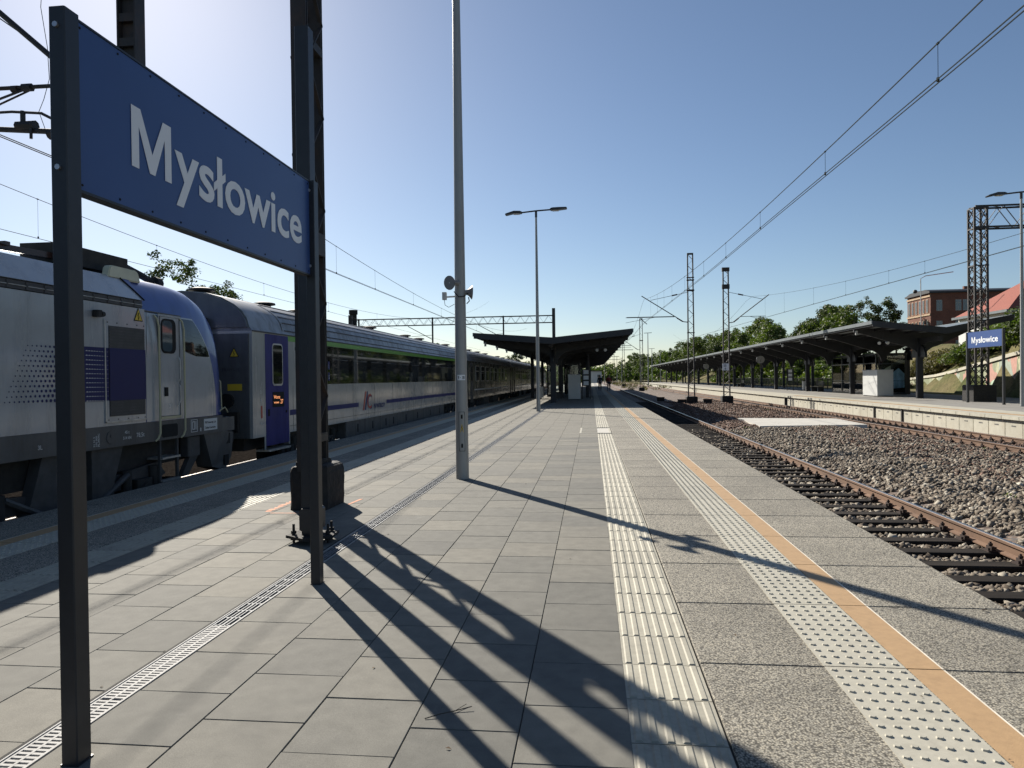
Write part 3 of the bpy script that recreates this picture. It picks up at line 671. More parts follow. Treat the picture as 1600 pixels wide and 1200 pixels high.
# near built-up mast on its rough foundation, carrying the gantry overhead
nm = thing('gantry_mast', (-3.26, 8.0, 0), 'dark laced gantry mast on a rough black foundation behind the name board', 'catenary mast')
for y in (7.80, 8.25):
    a = MB(); a.box(-3.35,-3.17,y-.012,y+.012,.45,7.6)
    for x in (-3.35,-3.178): a.box(x,x+.008,y-.03,y+.03,.45,7.6)
    a.box(-3.345,-3.175,y-.035,y-.025,.45,7.6); a.build('channel', m_darkm, nm)
a = MB()
for x in (-3.345,-3.175): zig(a, (x,7.80,.75), (x,7.80,7.4), (x,8.25,.75), (x,8.25,7.4), 12, .045)
for z,h_ in ((.82,.05),(3.1,.13),(5.4,.05),(7.0,.1)): a.box(-3.36,-3.16,7.80,8.255,z-h_,z+h_)
a.build('lacing', m_darkm, nm)
import mathutils
a = MB(); nz_ = mathutils.noise
bm_x = [(-3.47,7.86),(-3.43,7.81),(-3.08,7.82),(-3.03,7.87),(-3.02,8.38),(-3.08,8.43),(-3.43,8.42),(-3.48,8.37)]
rings = []
for i, z in enumerate((0,.1,.2,.32,.42,.48,.50)):
    k = 1 if i < 5 else (.97 if i == 5 else .90)
    rings.append([(-3.28+(px+3.28)*k+nz_.noise((px*9,py*9,z*11))*.018, 8.02+(py-8.02)*k+nz_.noise((py*7,px*9,z*9+4))*.018, z+(.02*nz_.noise((px*5,py*5,3)) if i > 4 else 0)) for px, py in bm_x])
n8 = 8
a.add([v for r_ in rings for v in r_], [(i*n8+k,i*n8+(k+1)%n8,(i+1)*n8+(k+1)%n8,(i+1)*n8+k) for i in range(6) for k in range(n8)]+[tuple(6*n8+k for k in range(n8))])
a.build('foundation', m_fdark, nm)
a = MB(); a.prism([(7.80,.49),(7.78,.56),(8.27,.56),(8.36,.49)], 'x', -3.37, -3.15); a.build('collar', m_fdark, nm)
om = MB()
for i in range(7):
    t = i/6; om.add([(-3.72+t*.0-.02*math.sin(i*2), 7.72+t*.62, .0015),(-3.66, 7.72+t*.62, .0015),(-3.66,7.80+t*.62,.0015),(-3.73,7.80+t*.62,.0015)], [(0,1,2,3)])
om.add([(-3.62,7.64,.0015),(-3.0,7.65,.0015),(-2.99,7.67,.0015),(-3.62,7.665,.0015)],[(0,1,2,3)])
om.add([(-2.93,8.2,.0015),(-2.90,8.2,.0015),(-2.86,8.62,.0015),(-2.90,8.6,.0015)],[(0,1,2,3)])
om.build('marking_paint', mat('orange_marking_spray', (.6,.22,.10), .8, var=.3, scale=20), nm)
a = MB()
for dy in (-.25,.25):
    for z in (7.0,7.7): a.bar((-26,8.02+dy,z),(-2.9,8.02+dy,z),.08)
for dy in (-.25,.25): zig(a, (-26,8.02+dy,7.0), (-2.9,8.02+dy,7.0), (-26,8.02+dy,7.7), (-2.9,8.02+dy,7.7), 30, .05)
a.build('gantry_beam', m_darkm, nm)
a = MB(); a.box(-5.70,-5.68,8.1,8.3,4.35,7.0); a.box(-5.48,-5.46,8.1,8.3,4.35,7.0)
for i in range(9): z = 4.4+i*.3; a.box(-5.68,-5.48,8.11,8.13,z,z+.1); a.box(-5.68,-5.48,8.27,8.29,z+.15,z+.2)
a.box(-5.67,-5.49,8.17,8.23,4.35,7.0); a.build('drop_post', m_darkm, nm)
a = MB(); a.tube([(-5.6,8.2,4.7),(-6.69,8.2,5.61),(-7.34,8.2,6.17),(-8.3,8.2,6.95)], .035, 8); a.build('cantilever_tube', m_darkm, nm)
a = MB(); a.tube([(-5.6,8.2,5.2),(-9.2,8.2,5.24)], .026, 8); a.tube([(-6.98,8.2,5.2),(-7.6,8.2,5.02),(-8.4,8.2,4.95)], .016, 6); a.tube([(-6.98,8.25,5.2),(-7.6,8.26,4.98),(-8.2,8.25,4.9)], .013, 6)
a.disc((-6.98,8.2,5.21),(1,0,0),.05,.12,8); a.disc((-7.15,8.2,5.2),(1,0,0),.045,.08,8); a.build('registration_tube', m_darkm, nm)
a = MB(); a.tube([(-5.7,8.2,4.55),(-6.4,8.2,4.62),(-7.5,8.2,4.72),(-9,8.2,4.72)], .035, 8); a.tube([(-5.9,8.2,4.5),(-6.3,8.2,4.62),(-6.8,8.2,4.88),(-7.2,8.2,4.92),(-9,8.2,4.92)], .018, 6)
a.disc((-7.0,8.2,4.73),(1,0,0),.065,.25,8); a.disc((-6.6,8.2,4.62),(1,0,.2),.06,.2,8); a.tube([(-7.05,8.2,4.74),(-7.05,8.2,4.92)],.03,6); a.tube([(-6.3,8.2,4.62),(-6.2,8.2,4.78),(-5.9,8.2,4.8),(-5.6,8.2,4.6)],.014,6)
a.tube([(-6.9,8.15,4.68),(-6.9,8.15,4.55)],.018,6); a.tube([(-7.4,8.2,4.56),(-9,8.2,4.5)],.015,6); a.build('lower_arm', m_darkm, nm)
a = MB(); a.tube([(-6.72,8.2,6.9),(-6.78,8.2,6.2),(-6.70,8.2,5.7),(-6.68,8.2,5.3),(-6.76,8.2,5.05),(-6.83,8.2,4.9),(-6.72,8.2,4.6)], .004, 5); a.build('jumper_wire', m_wire, nm)
# far gantry over the left tracks
fg = thing('gantry_mast', (-3.14, 61, 0), 'distant lattice gantry spanning the left tracks above the train', 'catenary mast')
a = MB(); a.box(-3.28,-3.02,60.85,61.15,0,7.5); a.build('leg', m_darkm, fg)
a = MB(); a.box(-21.3,-21.0,60.85,61.15,-.8,7.3); a.build('leg', m_darkm, fg)
a = MB()
for dy in (-.2,.2):
    for z in (6.28,6.88): a.bar((-21,61+dy,z),(-3.2,61+dy,z),.06)
    zig(a, (-21,61+dy,6.28), (-3.2,61+dy,6.28), (-21,61+dy,6.88), (-3.2,61+dy,6.88), 44, .045)
a.build('gantry_beam', m_darkm, fg)
for x in (-13.75,-7.5,-20.4):
    a = MB(); a.box(x-.06,x+.06,60.94,61.06,4.6,6.95); a.build('drop_post', m_darkm, fg)
for x, s in ((-13.75,-1),(-7.5,-1)):
    a = MB(); a.tube([(x,61,5.0),(x+s*2.2,61,6.2)],.03,5); a.tube([(x,61,5.4),(x+s*1.9,61,5.3)],.02,5); a.build('cantilever_tube', m_darkm, fg)

# right-hand heavy gantry
rg = thing('gantry_mast', (19.86, 39.0, 0), 'heavy square lattice mast with a beam, behind the far name board', 'catenary mast')
a = MB(); a.cbox(19.32,20.42,38.5,39.6,-.1,.86,.04); a.build('foundation', m_fdark, rg)
xs, ys, h_ = (19.56,20.16), (38.75,39.35), 9.95
for x in xs:
    for y in ys: a = MB(); a.rbox(x-.05,x+.05,y-.05,y+.05,.8,h_,.01); a.build('corner_angle', m_darkm, rg)
a = MB()
for y in ys: zig(a, (xs[0],y,.85),(xs[0],y,h_),(xs[1],y,.85),(xs[1],y,h_), 16, .055, True)
for x in xs: zig(a, (x,ys[0],.85),(x,ys[0],h_),(x,ys[1],.85),(x,ys[1],h_), 16, .055, True)
for z in (8.9,9.95,7.0,4.2): a.box(xs[0]-.06,xs[1]+.06,ys[0]-.06,ys[0]-.03,z-.06,z); a.box(xs[0]-.06,xs[0]-.03,ys[0]-.03,ys[1],z-.06,z)
a.build('lacing', m_darkm, rg)
a = MB()
for y in ys:
    for z in (8.93,10.0): a.bar((19.6,y,z),(46,y,z),.085)
    a2 = 17
    zig(a, (20.2,y,8.93),(46,y,8.93),(20.2,y,10.0),(46,y,10.0), 34, .06)
zig(a, (20.2,ys[0],10.0),(46,ys[0],10.0),(20.2,ys[1],10.0),(46,ys[1],10.0), 22, .05)
zig(a, (20.2,ys[0],8.93),(46,ys[0],8.93),(20.2,ys[1],8.93),(46,ys[1],8.93), 22, .05)
a.build('gantry_beam', m_darkm, rg)

# ================================================================== WIRES
def catenary(label, xc, fm, fc, y0, y1, drops, dbl=True, r=.0065):
    t = thing('overhead_wire', (xc, (y0+y1)/2, 5), label, 'overhead wire', 'overhead wires above the tracks')
    ysn = np.linspace(y0, y1, 60)
    a = MB(); a.tube([(xc,y,fm(y)) for y in ysn], r*1.1, 5); a.build('messenger_wire', m_wire, t)
    for dx in ((-.03,.03) if dbl else (0,)):
        a = MB(); a.tube([(xc+dx,y,fc(y)) for y in ysn], r, 5); a.build('contact_wire', m_wire, t)
    for y in drops:
        a = MB(); a.tube([(xc,y,fm(y)),(xc,y,fc(y))], .0035, 4); a.disc((xc,y,fm(y)),(0,1,0),.016,.04,5); a.disc((xc,y,fc(y)+.02),(0,0,1),.018,.05,5); a.build('dropper', m_wire, t)
def c_near(y): return float(np.interp(y, [0,9,13,18,22,27,37,47,56.6,70,90,108], [4.95,4.96,5.01,5.07,5.1,5.16,5.36,5.55,5.72,5.6,5.6,5.7]))
def m_near(y): return 5.41+(y-10)**2*.001 if y < 56.6 else 5.7+((y-82)/25.5)**2*1.88
def m_par(ym, z0, k, per=48.): 
    return lambda y: z0 + k*min(abs(y-ym), abs(y-ym-2*per))**2
catenary('overhead wires above the track right of the platform', 4.15, m_near, c_near, -20, 108, [2,5,9.0,13.1,17.95,22.4,26.7,32,37,41,45,50,62,70,78,86,94], r=.008)
catenary('overhead wires above the far right track', 12.3, lambda y: 5.35+(y-12)**2*.00113 if y < 57.3 else 5.6+((y-82)/25)**2*2.0, lambda y: 5.05+max(0,y-20)**1.0*.017, -20, 108, [21,23.6,27.8,31,36,41,47,52,64,72,80,88], r=.007)
catenary('overhead wires above the parked train', -8.07, lambda y: 5.36+(y-42)**2*.0011, lambda y: 4.93, -20, 90, [14,18.5,22,26.1,31.9,38,44,50,58,66], r=.008)
catenary('overhead wires left of the parked train', -12.9, lambda y: 5.36+(y-32)**2*.0018, lambda y: 4.93, -4, 90, [12,15.4,20,27,34,42], dbl=False, r=.007)

# ================================================================== CANOPIES
def arc(cx, cz, r, a0, a1, n=7): return [(cx+r*math.cos(R(a0+(a1-a0)*i/(n-1))), cz+r*math.sin(R(a0+(a1-a0)*i/(n-1)))) for i in range(n)]
def canopy(y0, y1, xl, xv, xr, zl, zv, zr, xc, cy0, label, rows=()):
    r = thing('platform_canopy', (xv, y0, 0), label, 'canopy', 'butterfly canopies over the platforms')
    t = .10
    for a_, b_ in (((xl,zl),(xv,zv)), ((xv,zv),(xr,zr))):
        m_ = MB(); m_.prism([a_, b_, (b_[0],b_[1]-t), (a_[0],a_[1]-t)], 'y', y0+.06, y1); m_.build('roof_sheet', m_croof, r)
    m_ = MB(); m_.box(xl-.06, xl-.003, y0, y1, zl-.17, zl+.03); m_.build('eave_fascia', m_fascia, r)
    m_ = MB(); m_.box(xl+.02, xl+.10, y0+.1, y1, zl-.26, zl-.16); m_.build('gutter', m_canopy, r)
    m_ = MB(); m_.box(xr+.003, xr+.06, y0, y1, zr-.17, zr+.03); m_.build('eave_fascia', m_fascia, r)
    m_ = MB(); m_.prism([(xl,zl+.03),(xv,zv+.03),(xr,zr+.03),(xr,zr-.30),(xv,zv-.34),(xl,zl-.30)], 'y', y0-.0, y0+.055); m_.build('gable_fascia', m_canopy, r)
    def arm():
        m_ = MB()
        for s, xt, zt in ((-1,xl,zl),(1,xr,zr)):
            d = abs(xt-xv); g = lambda u: zv + (zt-zv)*u/d      # roof height at distance u
            low = [(.14,2.35)] + [(.14+.95*(1-math.cos(R(a))), 2.35+.80*math.sin(R(a))) for a in (20,40,60,80)] + [(d-.75, g(d-.75)-.52), (d-.06, g(d-.06)-.42)]
            up = [(d-.06, g(d-.06)-.105), (0, zv-.105), (0, 2.35)]
            m_.prism([(xv+s*u, z) for u, z in low+up], 'y', -.07, .07)
        return m_
    A0 = arm().build('roof_arm', m_canopy, r, off=Vector((xv,0,0)))
    n = int((y1-cy0)/5.55)
    for i in range(n):
        o = A0 if i == 0 else inst(A0, (0,0,0)); o.location = (0, cy0-y0+5.55*i, 0)
    c = MB(); c.rbox(xc-.17, xc+.17, -.15, .15, 0, 3.4, .03)
    c.prism([(-.9,3.32),(-.9,3.2)]+[(-.15-.75*math.cos(R(a)), 2.45+.75*math.sin(R(a))) for a in (80,60,40,20,0)]+[(.15+.75*math.cos(R(a)), 2.45+.75*math.sin(R(a))) for a in (0,20,40,60,80)]+[(.9,3.2),(.9,3.32)], 'x', xc-.06, xc+.06)
    C0 = c.build('column', m_canopy, r, off=Vector((xv,0,0)), bevel=0)
    nc = int((y1-cy0)/11.1)+1
    for i in range(nc):
        o = C0 if i == 0 else inst(C0, (0,0,0)); o.location = (0, cy0-y0+11.1*i, 0)
    for xr_, ya, yb in rows:
        yy = ya
        while yy < yb:
            o = inst(C0, (xr_-xc, yy-y0, 0)); o.scale = (.72,.8,1); o.location.x = xr_-xv-(xc-xv)*.72; yy += 11.1
    L0_ = MB(); L0_.box(xl+.12,xl+.24,-.16,-.08,zl-.60,zl-.36); L0_ = L0_.build('lamp_box', m_cab, r, off=Vector((xv,0,0)))
    for i in range(n):
        o = L0_ if i == 0 else inst(L0_, (0,0,0)); o.location = (0, cy0-y0+5.55*i, 0)
    m_ = MB(); m_.box(xc-.09, xc+.09, y0+.4, y1, 3.32, 3.6); m_.build('ridge_beam', m_canopy, r)
    for f in (.22,.45,.68,.9):
        for s, xt, zt in ((-1,xl,zl),(1,xr,zr)):
            x = xv+(xt-xv)*f; z = zv+(zt-zv)*f-.11; m_ = MB(); m_.box(x-.04,x+.04,y0+.06,y1,z-.14,z); m_.build('purlin', m_canopy, r)
    return r
c1 = canopy(40, 130, -6.64, -2.19, 2.3, 4.1, 3.76, 4.17, -2.31, 43.4, 'dark butterfly canopy on the island platform straight ahead', rows=((-4.45,53.9,125),(-.3,53.9,125)))
c2 = canopy(42, 190, 15.78, 19.7, 23.2, 4.47, 4.02, 4.66, 19.6, 45.1, 'long dark butterfly canopy on the far platform at right', rows=((22.75,54.2,180),))
def cabinet(x0, x1, y0, y1, h, label, m=m_cab):
    r = thing('service_cabinet', ((x0+x1)/2, y0, 0), label, 'cabinet', 'grey cabinets under the canopies')
    a = MB(); a.rbox(x0,x1,y0,y1,.06,h,.015); a.build('housing', m, r)
    a = MB(); a.cbox(x0-.02,x1+.02,y0-.02,y1+.02,h,h+.05,.02); a.build('lid', m, r)
    a = MB(); a.box(x0+.03,x1-.03,y0+.03,y1-.03,0,.06); a.build('plinth', m_fdark, r)
    a = MB(); a.box(x0+.03,x1-.03,y0-.008,y0-.001,.12,h-.06); a.build('door_panel', m, r)
cabinet(-1.56,-.74,48.1,48.9,1.68, 'light grey cabinet standing under the island platform canopy')
cabinet(18.55,19.55,48.7,51.2,1.72, 'pale cabinet beside the front column of the far canopy')
# hanging camera / loudspeaker clusters and clocks under the canopies
def hanging(x, y, z, label, k=0):
    r = thing('camera_cluster', (x, y, z), label, 'security cameras', 'white cameras hung under the canopies')
    a = MB(); a.tube([(x,y,z+.5),(x,y,z)], .02, 6); a.bar((x-.3,y,z),(x+.3,y,z),.03); a.build('bracket', m_canopy, r)
    for s in (-1,1): a = MB(); a.lathe((x+s*.22,y,z-.1),(s*.3,-1,-.3),[(-.12,.04),(.0,.07),(.10,.10),(.12,.085)],10); a.build('camera', m_cab, r, smooth=True)
hanging(.6, 42.6, 3.25, 'pair of pale cameras hung under the right wing of the island canopy')
hanging(17.3, 44.5, 3.45, 'pair of pale cameras hung under the front of the far canopy')
def clock(x, y, z, label):
    r = thing('platform_clock', (x, y, z), label, 'clock', 'round clocks under the far canopy')
    a = MB(); a.disc((x,y,z),(0,1,0),.42,.14,20); a.build('rim', m_dark, r)
    a = MB(); a.disc((x,y-.075,z),(0,1,0),.38,.01,20); a.build('dial', m_pole, r)
    a = MB(); a.bar((x,y-.085,z),(x+.12,y-.085,z+.18),.03,.01); a.bar((x,y-.085,z),(x-.05,y-.085,z-.28),.025,.01); a.build('hands', m_black, r)
    a = MB(); a.tube([(x,y,z+.4),(x,y,z+1.1)],.03,6); a.build('hanger', m_dark, r)
clock(17.0, 108, 2.95, 'round clock hanging far down under the far canopy'); clock(17.0, 74, 3.1, 'nearer round clock hanging under the far canopy')
m_clear = mat_clear('clear_glass')
m_shglass = mat_glass('shelter_glass', (.02,.03,.032), .05)
m_artr = mat('red_art_patch', (.8,.08,.04), .6, var=.2); m_artb = mat('blue_art_patch', (.25,.42,.55), .6, var=.5, scale=1.2); m_arty = mat('pale_art_patch', (.6,.65,.5), .6, var=.35, scale=.9)
def shelter(x0, x1, y0, y1, h, npan, label, art=False):
    r = thing('glass_shelter', (x0, y0, 0), label, 'waiting shelter', 'glass shelters under the canopies')
    for x in (x0, x1):
        for i in range(npan+1):
            y = y0+(y1-y0)*i/npan; a = MB(); a.rbox(x-.05,x+.05,y-.05,y+.05,0,h,.01); a.build('mullion', m_dark, r)
        for i in range(npan):
            ya = y0+(y1-y0)*i/npan+.055; yb = y0+(y1-y0)*(i+1)/npan-.055
            a = MB(); a.box(x-.01,x+.01,ya,yb,.12,h-.62); a.build('pane', m_clear, r)
            a = MB(); a.box(x-.01,x+.01,ya,yb,h-.55,h-.08); a.build('pane', m_clear, r)
        a = MB(); a.box(x-.04,x+.04,y0+.05,y1-.05,h-.62,h-.55); a.build('transom', m_dark, r)
        a = MB(); a.box(x-.03,x+.03,y0+.05,y1-.05,.95,1.0); a.build('handrail', m_dark, r)
        a = MB(); a.box(x-.05,x+.05,y0+.05,y1-.05,0,.12); a.build('sill', m_dark, r)
    for y in (y0, y1): a = MB(); a.box(x0+.06,x1-.06,y-.01,y+.01,.12,h-.08); a.build('pane', m_clear, r)
    a = MB(); a.box(x0-.1,x1+.1,y0-.1,y1+.1,h,h+.12); a.build('roof', m_dark, r)
    if art:
        for i in range(npan):
            ya = y0+(y1-y0)*i/npan+.2; yb = y0+(y1-y0)*(i+1)/npan-.2
            a = MB(); a.prism([(ya,.5),(yb,.4),(yb,1.6),((ya+yb)/2,1.9),(ya,2.1 if i%2 else 1.5)],'x',x1-.03,x1-.015); a.build('art_panel', (m_artb,m_arty)[i%2], r)
        a = MB(); a.prism([(y1-2.2,.8),(y1-1.9,.65),(y1-1.2,.7),(y1-.9,1.1),(y1-1.3,1.5),(y1-1.7,1.7),(y1-2.1,1.45)],'x',x0+.015,x0+.03); a.build('art_panel', m_artr, r)
shelter(20.2, 22.2, 53.2, 62.4, 2.85, 4, 'glass waiting room with coloured art panels on the far platform', True)
shelter(-3.5, -1.0, 57, 66, 2.6, 4, 'glass waiting shelter under the island platform canopy')
def bench(x, y, label, L=2.2):
    r = thing('bench', (x, y, 0), label, 'bench', 'dark benches on the platforms')
    for i in range(4): a = MB(); a.box(x-.22+i*.12,x-.12+i*.12,y,y+L,.43,.46); a.build('seat_slat', m_dark, r)
    for i in range(3): a = MB(); a.box(x+.27,x+.29,y,y+L,.55+i*.13,.65+i*.13); a.build('back_slat', m_dark, r)
    for yy in (y+.2,y+L-.2): a = MB(); a.box(x-.2,x+.28,yy-.03,yy+.03,0,.43); a.box(x+.24,x+.27,yy-.03,yy+.03,.43,.93); a.build('leg', m_dark, r)
bench(19.9, 64.5, 'dark slatted bench left of the glass waiting room'); bench(19.9, 97, 'dark slatted bench far down the far platform'); bench(-2.4, 52.0, 'dark slatted bench by the first shelter on the island platform')
def bin_(x, y, label):
    r = thing('litter_bin', (x, y, 0), label, 'litter bin', 'litter bins on the platforms'); a = MB(); a.rbox(x-.2,x+.2,y-.2,y+.2,.12,.9,.05); a.build('body', m_cab, r); a = MB(); a.cbox(x-.23,x+.23,y-.23,y+.23,.93,1.0,.03); a.build('lid', m_dark, r); a = MB(); a.tube([(x,y,0),(x,y,.12)],.06,8); a.build('foot', m_dark, r)
bin_(20.0, 69.6, 'pale litter bin left of the bench on the far platform'); bin_(-3.6, 50.5, 'pale litter bin at the left edge of the island canopy')
# timetable board
for x, y, lb in ((-.35, 50.6, 'dark timetable case with pale sheets under the island canopy'), (19.2, 71.5, 'timetable case with pale sheet between far canopy columns')):
    r = thing('timetable_case', (x,y,0), lb, 'timetable board', 'timetable cases')
    for dx in (-.3,.3): a = MB(); a.tube([(x+dx,y,0),(x+dx,y,2.2)],.03,8); a.build('leg', m_dark, r)
    a = MB(); a.rbox(x-.33,x+.33,y-.06,y-.03,.9,2.1,.005); a.build('case', m_dark, r)
    for zz in (.97,1.36,1.75): a = MB(); a.box(x-.20,x+.16,y-.066,y-.062,zz,zz+.28); a.build('paper_sheet', m_letter, r)
# railing behind the far canopy
rl = thing('railing', (23.6, 60, 0), 'dark metal railing along the back of the far platform', 'railing')
a = MB()
for i in range(40): a.rbox(23.57,23.63,64+i*1.5-.03,64+i*1.5+.03,0,1.1,.005)
o = a.build('rail_posts', m_dark, rl); o['kind'] = 'stuff'
a = MB(); a.box(23.57,23.63,63.97,122.6,1.1,1.15); a.build('top_rail', m_dark, rl)
a = MB()
for i in range(390): a.box(23.59,23.61,64+i*.15,64.02+i*.15,.1,1.1)
o = a.build('balusters', m_dark, rl); o['kind'] = 'stuff'

# ================================================================== RETAINING WALL, HOUSES
wl = thing('retaining_wall', (30, 66, 0), 'ramp-like retaining wall painted with a green and pink abstract mural', 'wall')
def wx(y): return 26 + (y-46)*.245
def wt(y): return float(np.interp(y, [28,46,68,86,92],[4.25,2.78,1.36,.85,.7]))
ys_ = [28,34,40,46,52,58,64,70,76,82,88,92]
a = MB(); b_ = MB(); c = MB()
for p, q in zip(ys_[:-1], ys_[1:]):
    e = .004; X0, X1 = wx(p), wx(q); 
    a = MB(); a.add([(X0,p+e,.34),(X1,q-e,.34),(X1,q-e,wt(q)-.16),(X0,p+e,wt(p)-.16),(X0+.5,p+e,.34),(X1+.5,q-e,.34),(X1+.5,q-e,wt(q)-.16),(X0+.5,p+e,wt(p)-.16)], [(0,1,2,3),(7,6,5,4),(3,2,6,7),(0,4,5,1),(0,3,7,4),(1,5,6,2)]); a.build('mural_panel', m_mural, wl)
    a = MB(); a.add([(X0-.12,p+e,wt(p)-.15),(X1-.12,q-e,wt(q)-.15),(X1-.12,q-e,wt(q)+.08),(X0-.12,p+e,wt(p)+.08),(X0+.6,p+e,wt(p)-.15),(X1+.6,q-e,wt(q)-.15),(X1+.6,q-e,wt(q)+.08),(X0+.6,p+e,wt(p)+.08)], [(0,1,2,3),(7,6,5,4),(3,2,6,7),(0,4,5,1),(0,3,7,4),(1,5,6,2)]); a.build('coping', m_wallp, wl)
    a = MB(); a.add([(X0-.08,p+e,-.1),(X1-.08,q-e,-.1),(X1-.08,q-e,.33),(X0-.08,p+e,.33),(X0+.5,p+e,-.1),(X1+.5,q-e,-.1),(X1+.5,q-e,.33),(X0+.5,p+e,.33)], [(0,1,2,3),(7,6,5,4),(3,2,6,7),(0,4,5,1),(0,3,7,4),(1,5,6,2)]); a.build('plinth', m_wallp, wl)

def mat_brick():
    k = N('red_brickwork'); k.b.inputs['Roughness'].default_value = .9
    b = k.n('ShaderNodeTexBrick'); b.inputs['Scale'].default_value = 3.2; b.inputs['Color1'].default_value = (.20,.075,.045,1); b.inputs['Color2'].default_value = (.13,.05,.035,1); b.inputs['Mortar'].default_value = (.15,.11,.085,1); b.inputs['Mortar Size'].default_value = .012
    mp = k.n('ShaderNodeVectorMath', operation='DOT_PRODUCT'); cb = k.n('ShaderNodeCombineXYZ'); sx = k.n('ShaderNodeSeparateXYZ'); k.l(k.P(), sx.inputs[0])
    ad = k.n('ShaderNodeMath', operation='ADD'); k.l(sx.outputs[0], ad.inputs[0]); k.l(sx.outputs[1], ad.inputs[1]); k.l(ad.outputs[0], cb.inputs[0]); k.l(sx.outputs[2], cb.inputs[1]); k.l(cb.outputs[0], b.inputs['Vector'])
    c = k.mix(b.outputs[0], k.ramp(k.noise(.5,5), [(.3,(.75,)*3),(.7,(1.15,)*3)]), 1, 'MULTIPLY'); k.col(c); return k.m
m_brick = mat_brick(); m_trim = mat('stone_trim', (.42,.30,.19), .8, var=.15); m_win = mat_glass('window_glass', (.05,.065,.08), .12); m_wframe = mat('window_frame_grey', (.30,.30,.28), .7, var=.1)
bb = thing('brick_building', (60, 130, 4), 'tall red brick building with rows of windows on the hill', 'building')
X0, X1, Y0, Y1, Z0, Z1 = 58.4, 79, 130.0, 139.0, 3.0, 15.35
a = MB(); a.box(X0,X1,Y0,Y1,Z0,Z1); a.build('wall', m_brick, bb)
a = MB(); a.box(X0-.35,X1+.3,Y0-.35,Y1+.3,Z1,Z1+.3); a.prism([(Y0-.3,Z1+.3),(Y0+1.5,Z1+.75),(Y1-1.5,Z1+.75),(Y1+.3,Z1+.3)],'x',X0-.2,X1+.2); a.build('roof', m_canopy, bb)
for z in (8.0, 11.55, 14.75): a = MB(); a.box(X0-.14,X0-.003,Y0,Y1,z,z+.3); a.build('cornice', m_trim, bb)
for z in (9.6, 13.2, 6.2):
    for x in (59.8, 62.9, 64.1, 67.6, 69.3, 70.5, 73.4, 76.2):
        f = MB(); f.box(x-.48,x+.48,Y0-.06,Y0-.003,z-.95,z+.95); fr = f.build('window', m_wframe, bb)
        for sx_ in (-1,1):
            p = MB(); p.box(x+sx_*.24-.19,x+sx_*.24+.19,Y0-.075,Y0-.063,z-.85,z+.35); p.build('pane', m_win, fr); p = MB(); p.box(x+sx_*.24-.19,x+sx_*.24+.19,Y0-.075,Y0-.063,z+.42,z+.85); p.build('pane', m_win, fr)
    for y in (131.2,132.6,134.0,135.4,136.8,138.2):
        f = MB(); f.box(X0-.06,X0-.003,y-.36,y+.36,z-1.2,z+1.2); fr = f.build('window', m_trim, bb); p = MB(); p.box(X0-.075,X0-.063,y-.27,y+.27,z-1.1,z+1.1); p.build('pane', m_win, fr)
for x, y in ((66,134),(67,134)): a = MB(); a.rbox(x-.3,x+.3,y-.3,y+.3,Z1+.7,Z1+1.5,.03); a.build('chimney', m_brick, bb)
hh = thing('red_roofed_house', (50, 90, 4), 'white house with a steep red roof at the right edge', 'house')
a = MB(); a.box(48.4,61,88.3,100,3,8.7); a.build('wall', m_white, hh)
a = MB(); a.add([(47.9,87.9,8.75),(61.4,87.9,8.75),(61.4,100.4,8.75),(47.9,100.4,8.75),(54.2,94,13.3),(57,94,13.3)], [(0,1,5,4),(1,2,5),(2,3,4,5),(3,0,4),(3,2,1,0)]); a.build('roof', m_redroof, hh)
a = MB(); a.box(47.7,61.6,87.75,87.9,8.5,8.8); a.box(47.75,47.9,87.9,100.5,8.5,8.8); a.build('gutter', m_fascia, hh)
a = MB(); a.rbox(53.3,53.8,93,93.6,11.9,13.6,.02); a.build('chimney', m_brick, hh)
for x in (49.3,50.8): 
    f = MB(); f.box(x-.5,x+.5,88.24,88.297,7.4,8.3); fr = f.build('window', m_dark, hh); p = MB(); p.box(x-.43,x+.43,88.225,88.237,7.47,8.23); p.build('pane', m_win, fr)
f = MB(); f.box(52.2,53.1,88.22,88.297,5.6,8.3); f.build('door', m_dark, hh)
kb = thing('container_shed', (32, 118, 0), 'small white and blue shed seen between the far canopy columns', 'shed')
a = MB(); a.box(31.3,35.2,118,121,-.2,2.5); a.build('wall', mat('shed_blue', (.10,.17,.27), .6, var=.1), kb); a = MB(); a.box(31.25,32.6,117.9,117.99,.9,2.5); a.build('white_panel', m_white, kb); a = MB(); a.box(31.1,35.4,117.7,121.2,2.5,2.7); a.build('roof', m_white, kb)
sb = thing('signal_hut', (1, 235, 0), 'small white hut beyond the end of the island platform', 'hut')
a = MB(); a.box(-.2,3.4,235,240,-.9,3.6); a.build('wall', m_white, sb); a = MB(); a.box(-.5,3.7,234.7,240.3,3.6,3.9); a.build('roof', m_canopy, sb); a = MB(); a.box(2.0,2.8,234.93,234.99,1.6,2.5); a.build('window', m_win, sb)
# bent street lamp on the hill
sl_ = thing('street_lamp', (27, 62, 0), 'thin grey street lamp with a bent arm on the embankment', 'street lamp')
a = MB(); a.tube([(43.7,100,4),(43.7,100,14.1),(44.3,100,14.45),(47.8,100,14.9)], .06, 6); a.build('pole', m_gsteel, sl_); a = MB(); a.lathe((43.0,100,12.4),(0,0,1),[(-.25,.05),(-.2,.2),(0,.28),(.2,.2),(.25,.05)],10); a.bar((43.0,100,12.4),(43.7,100,12.4),.05); a.build('siren', m_dark, sl_)

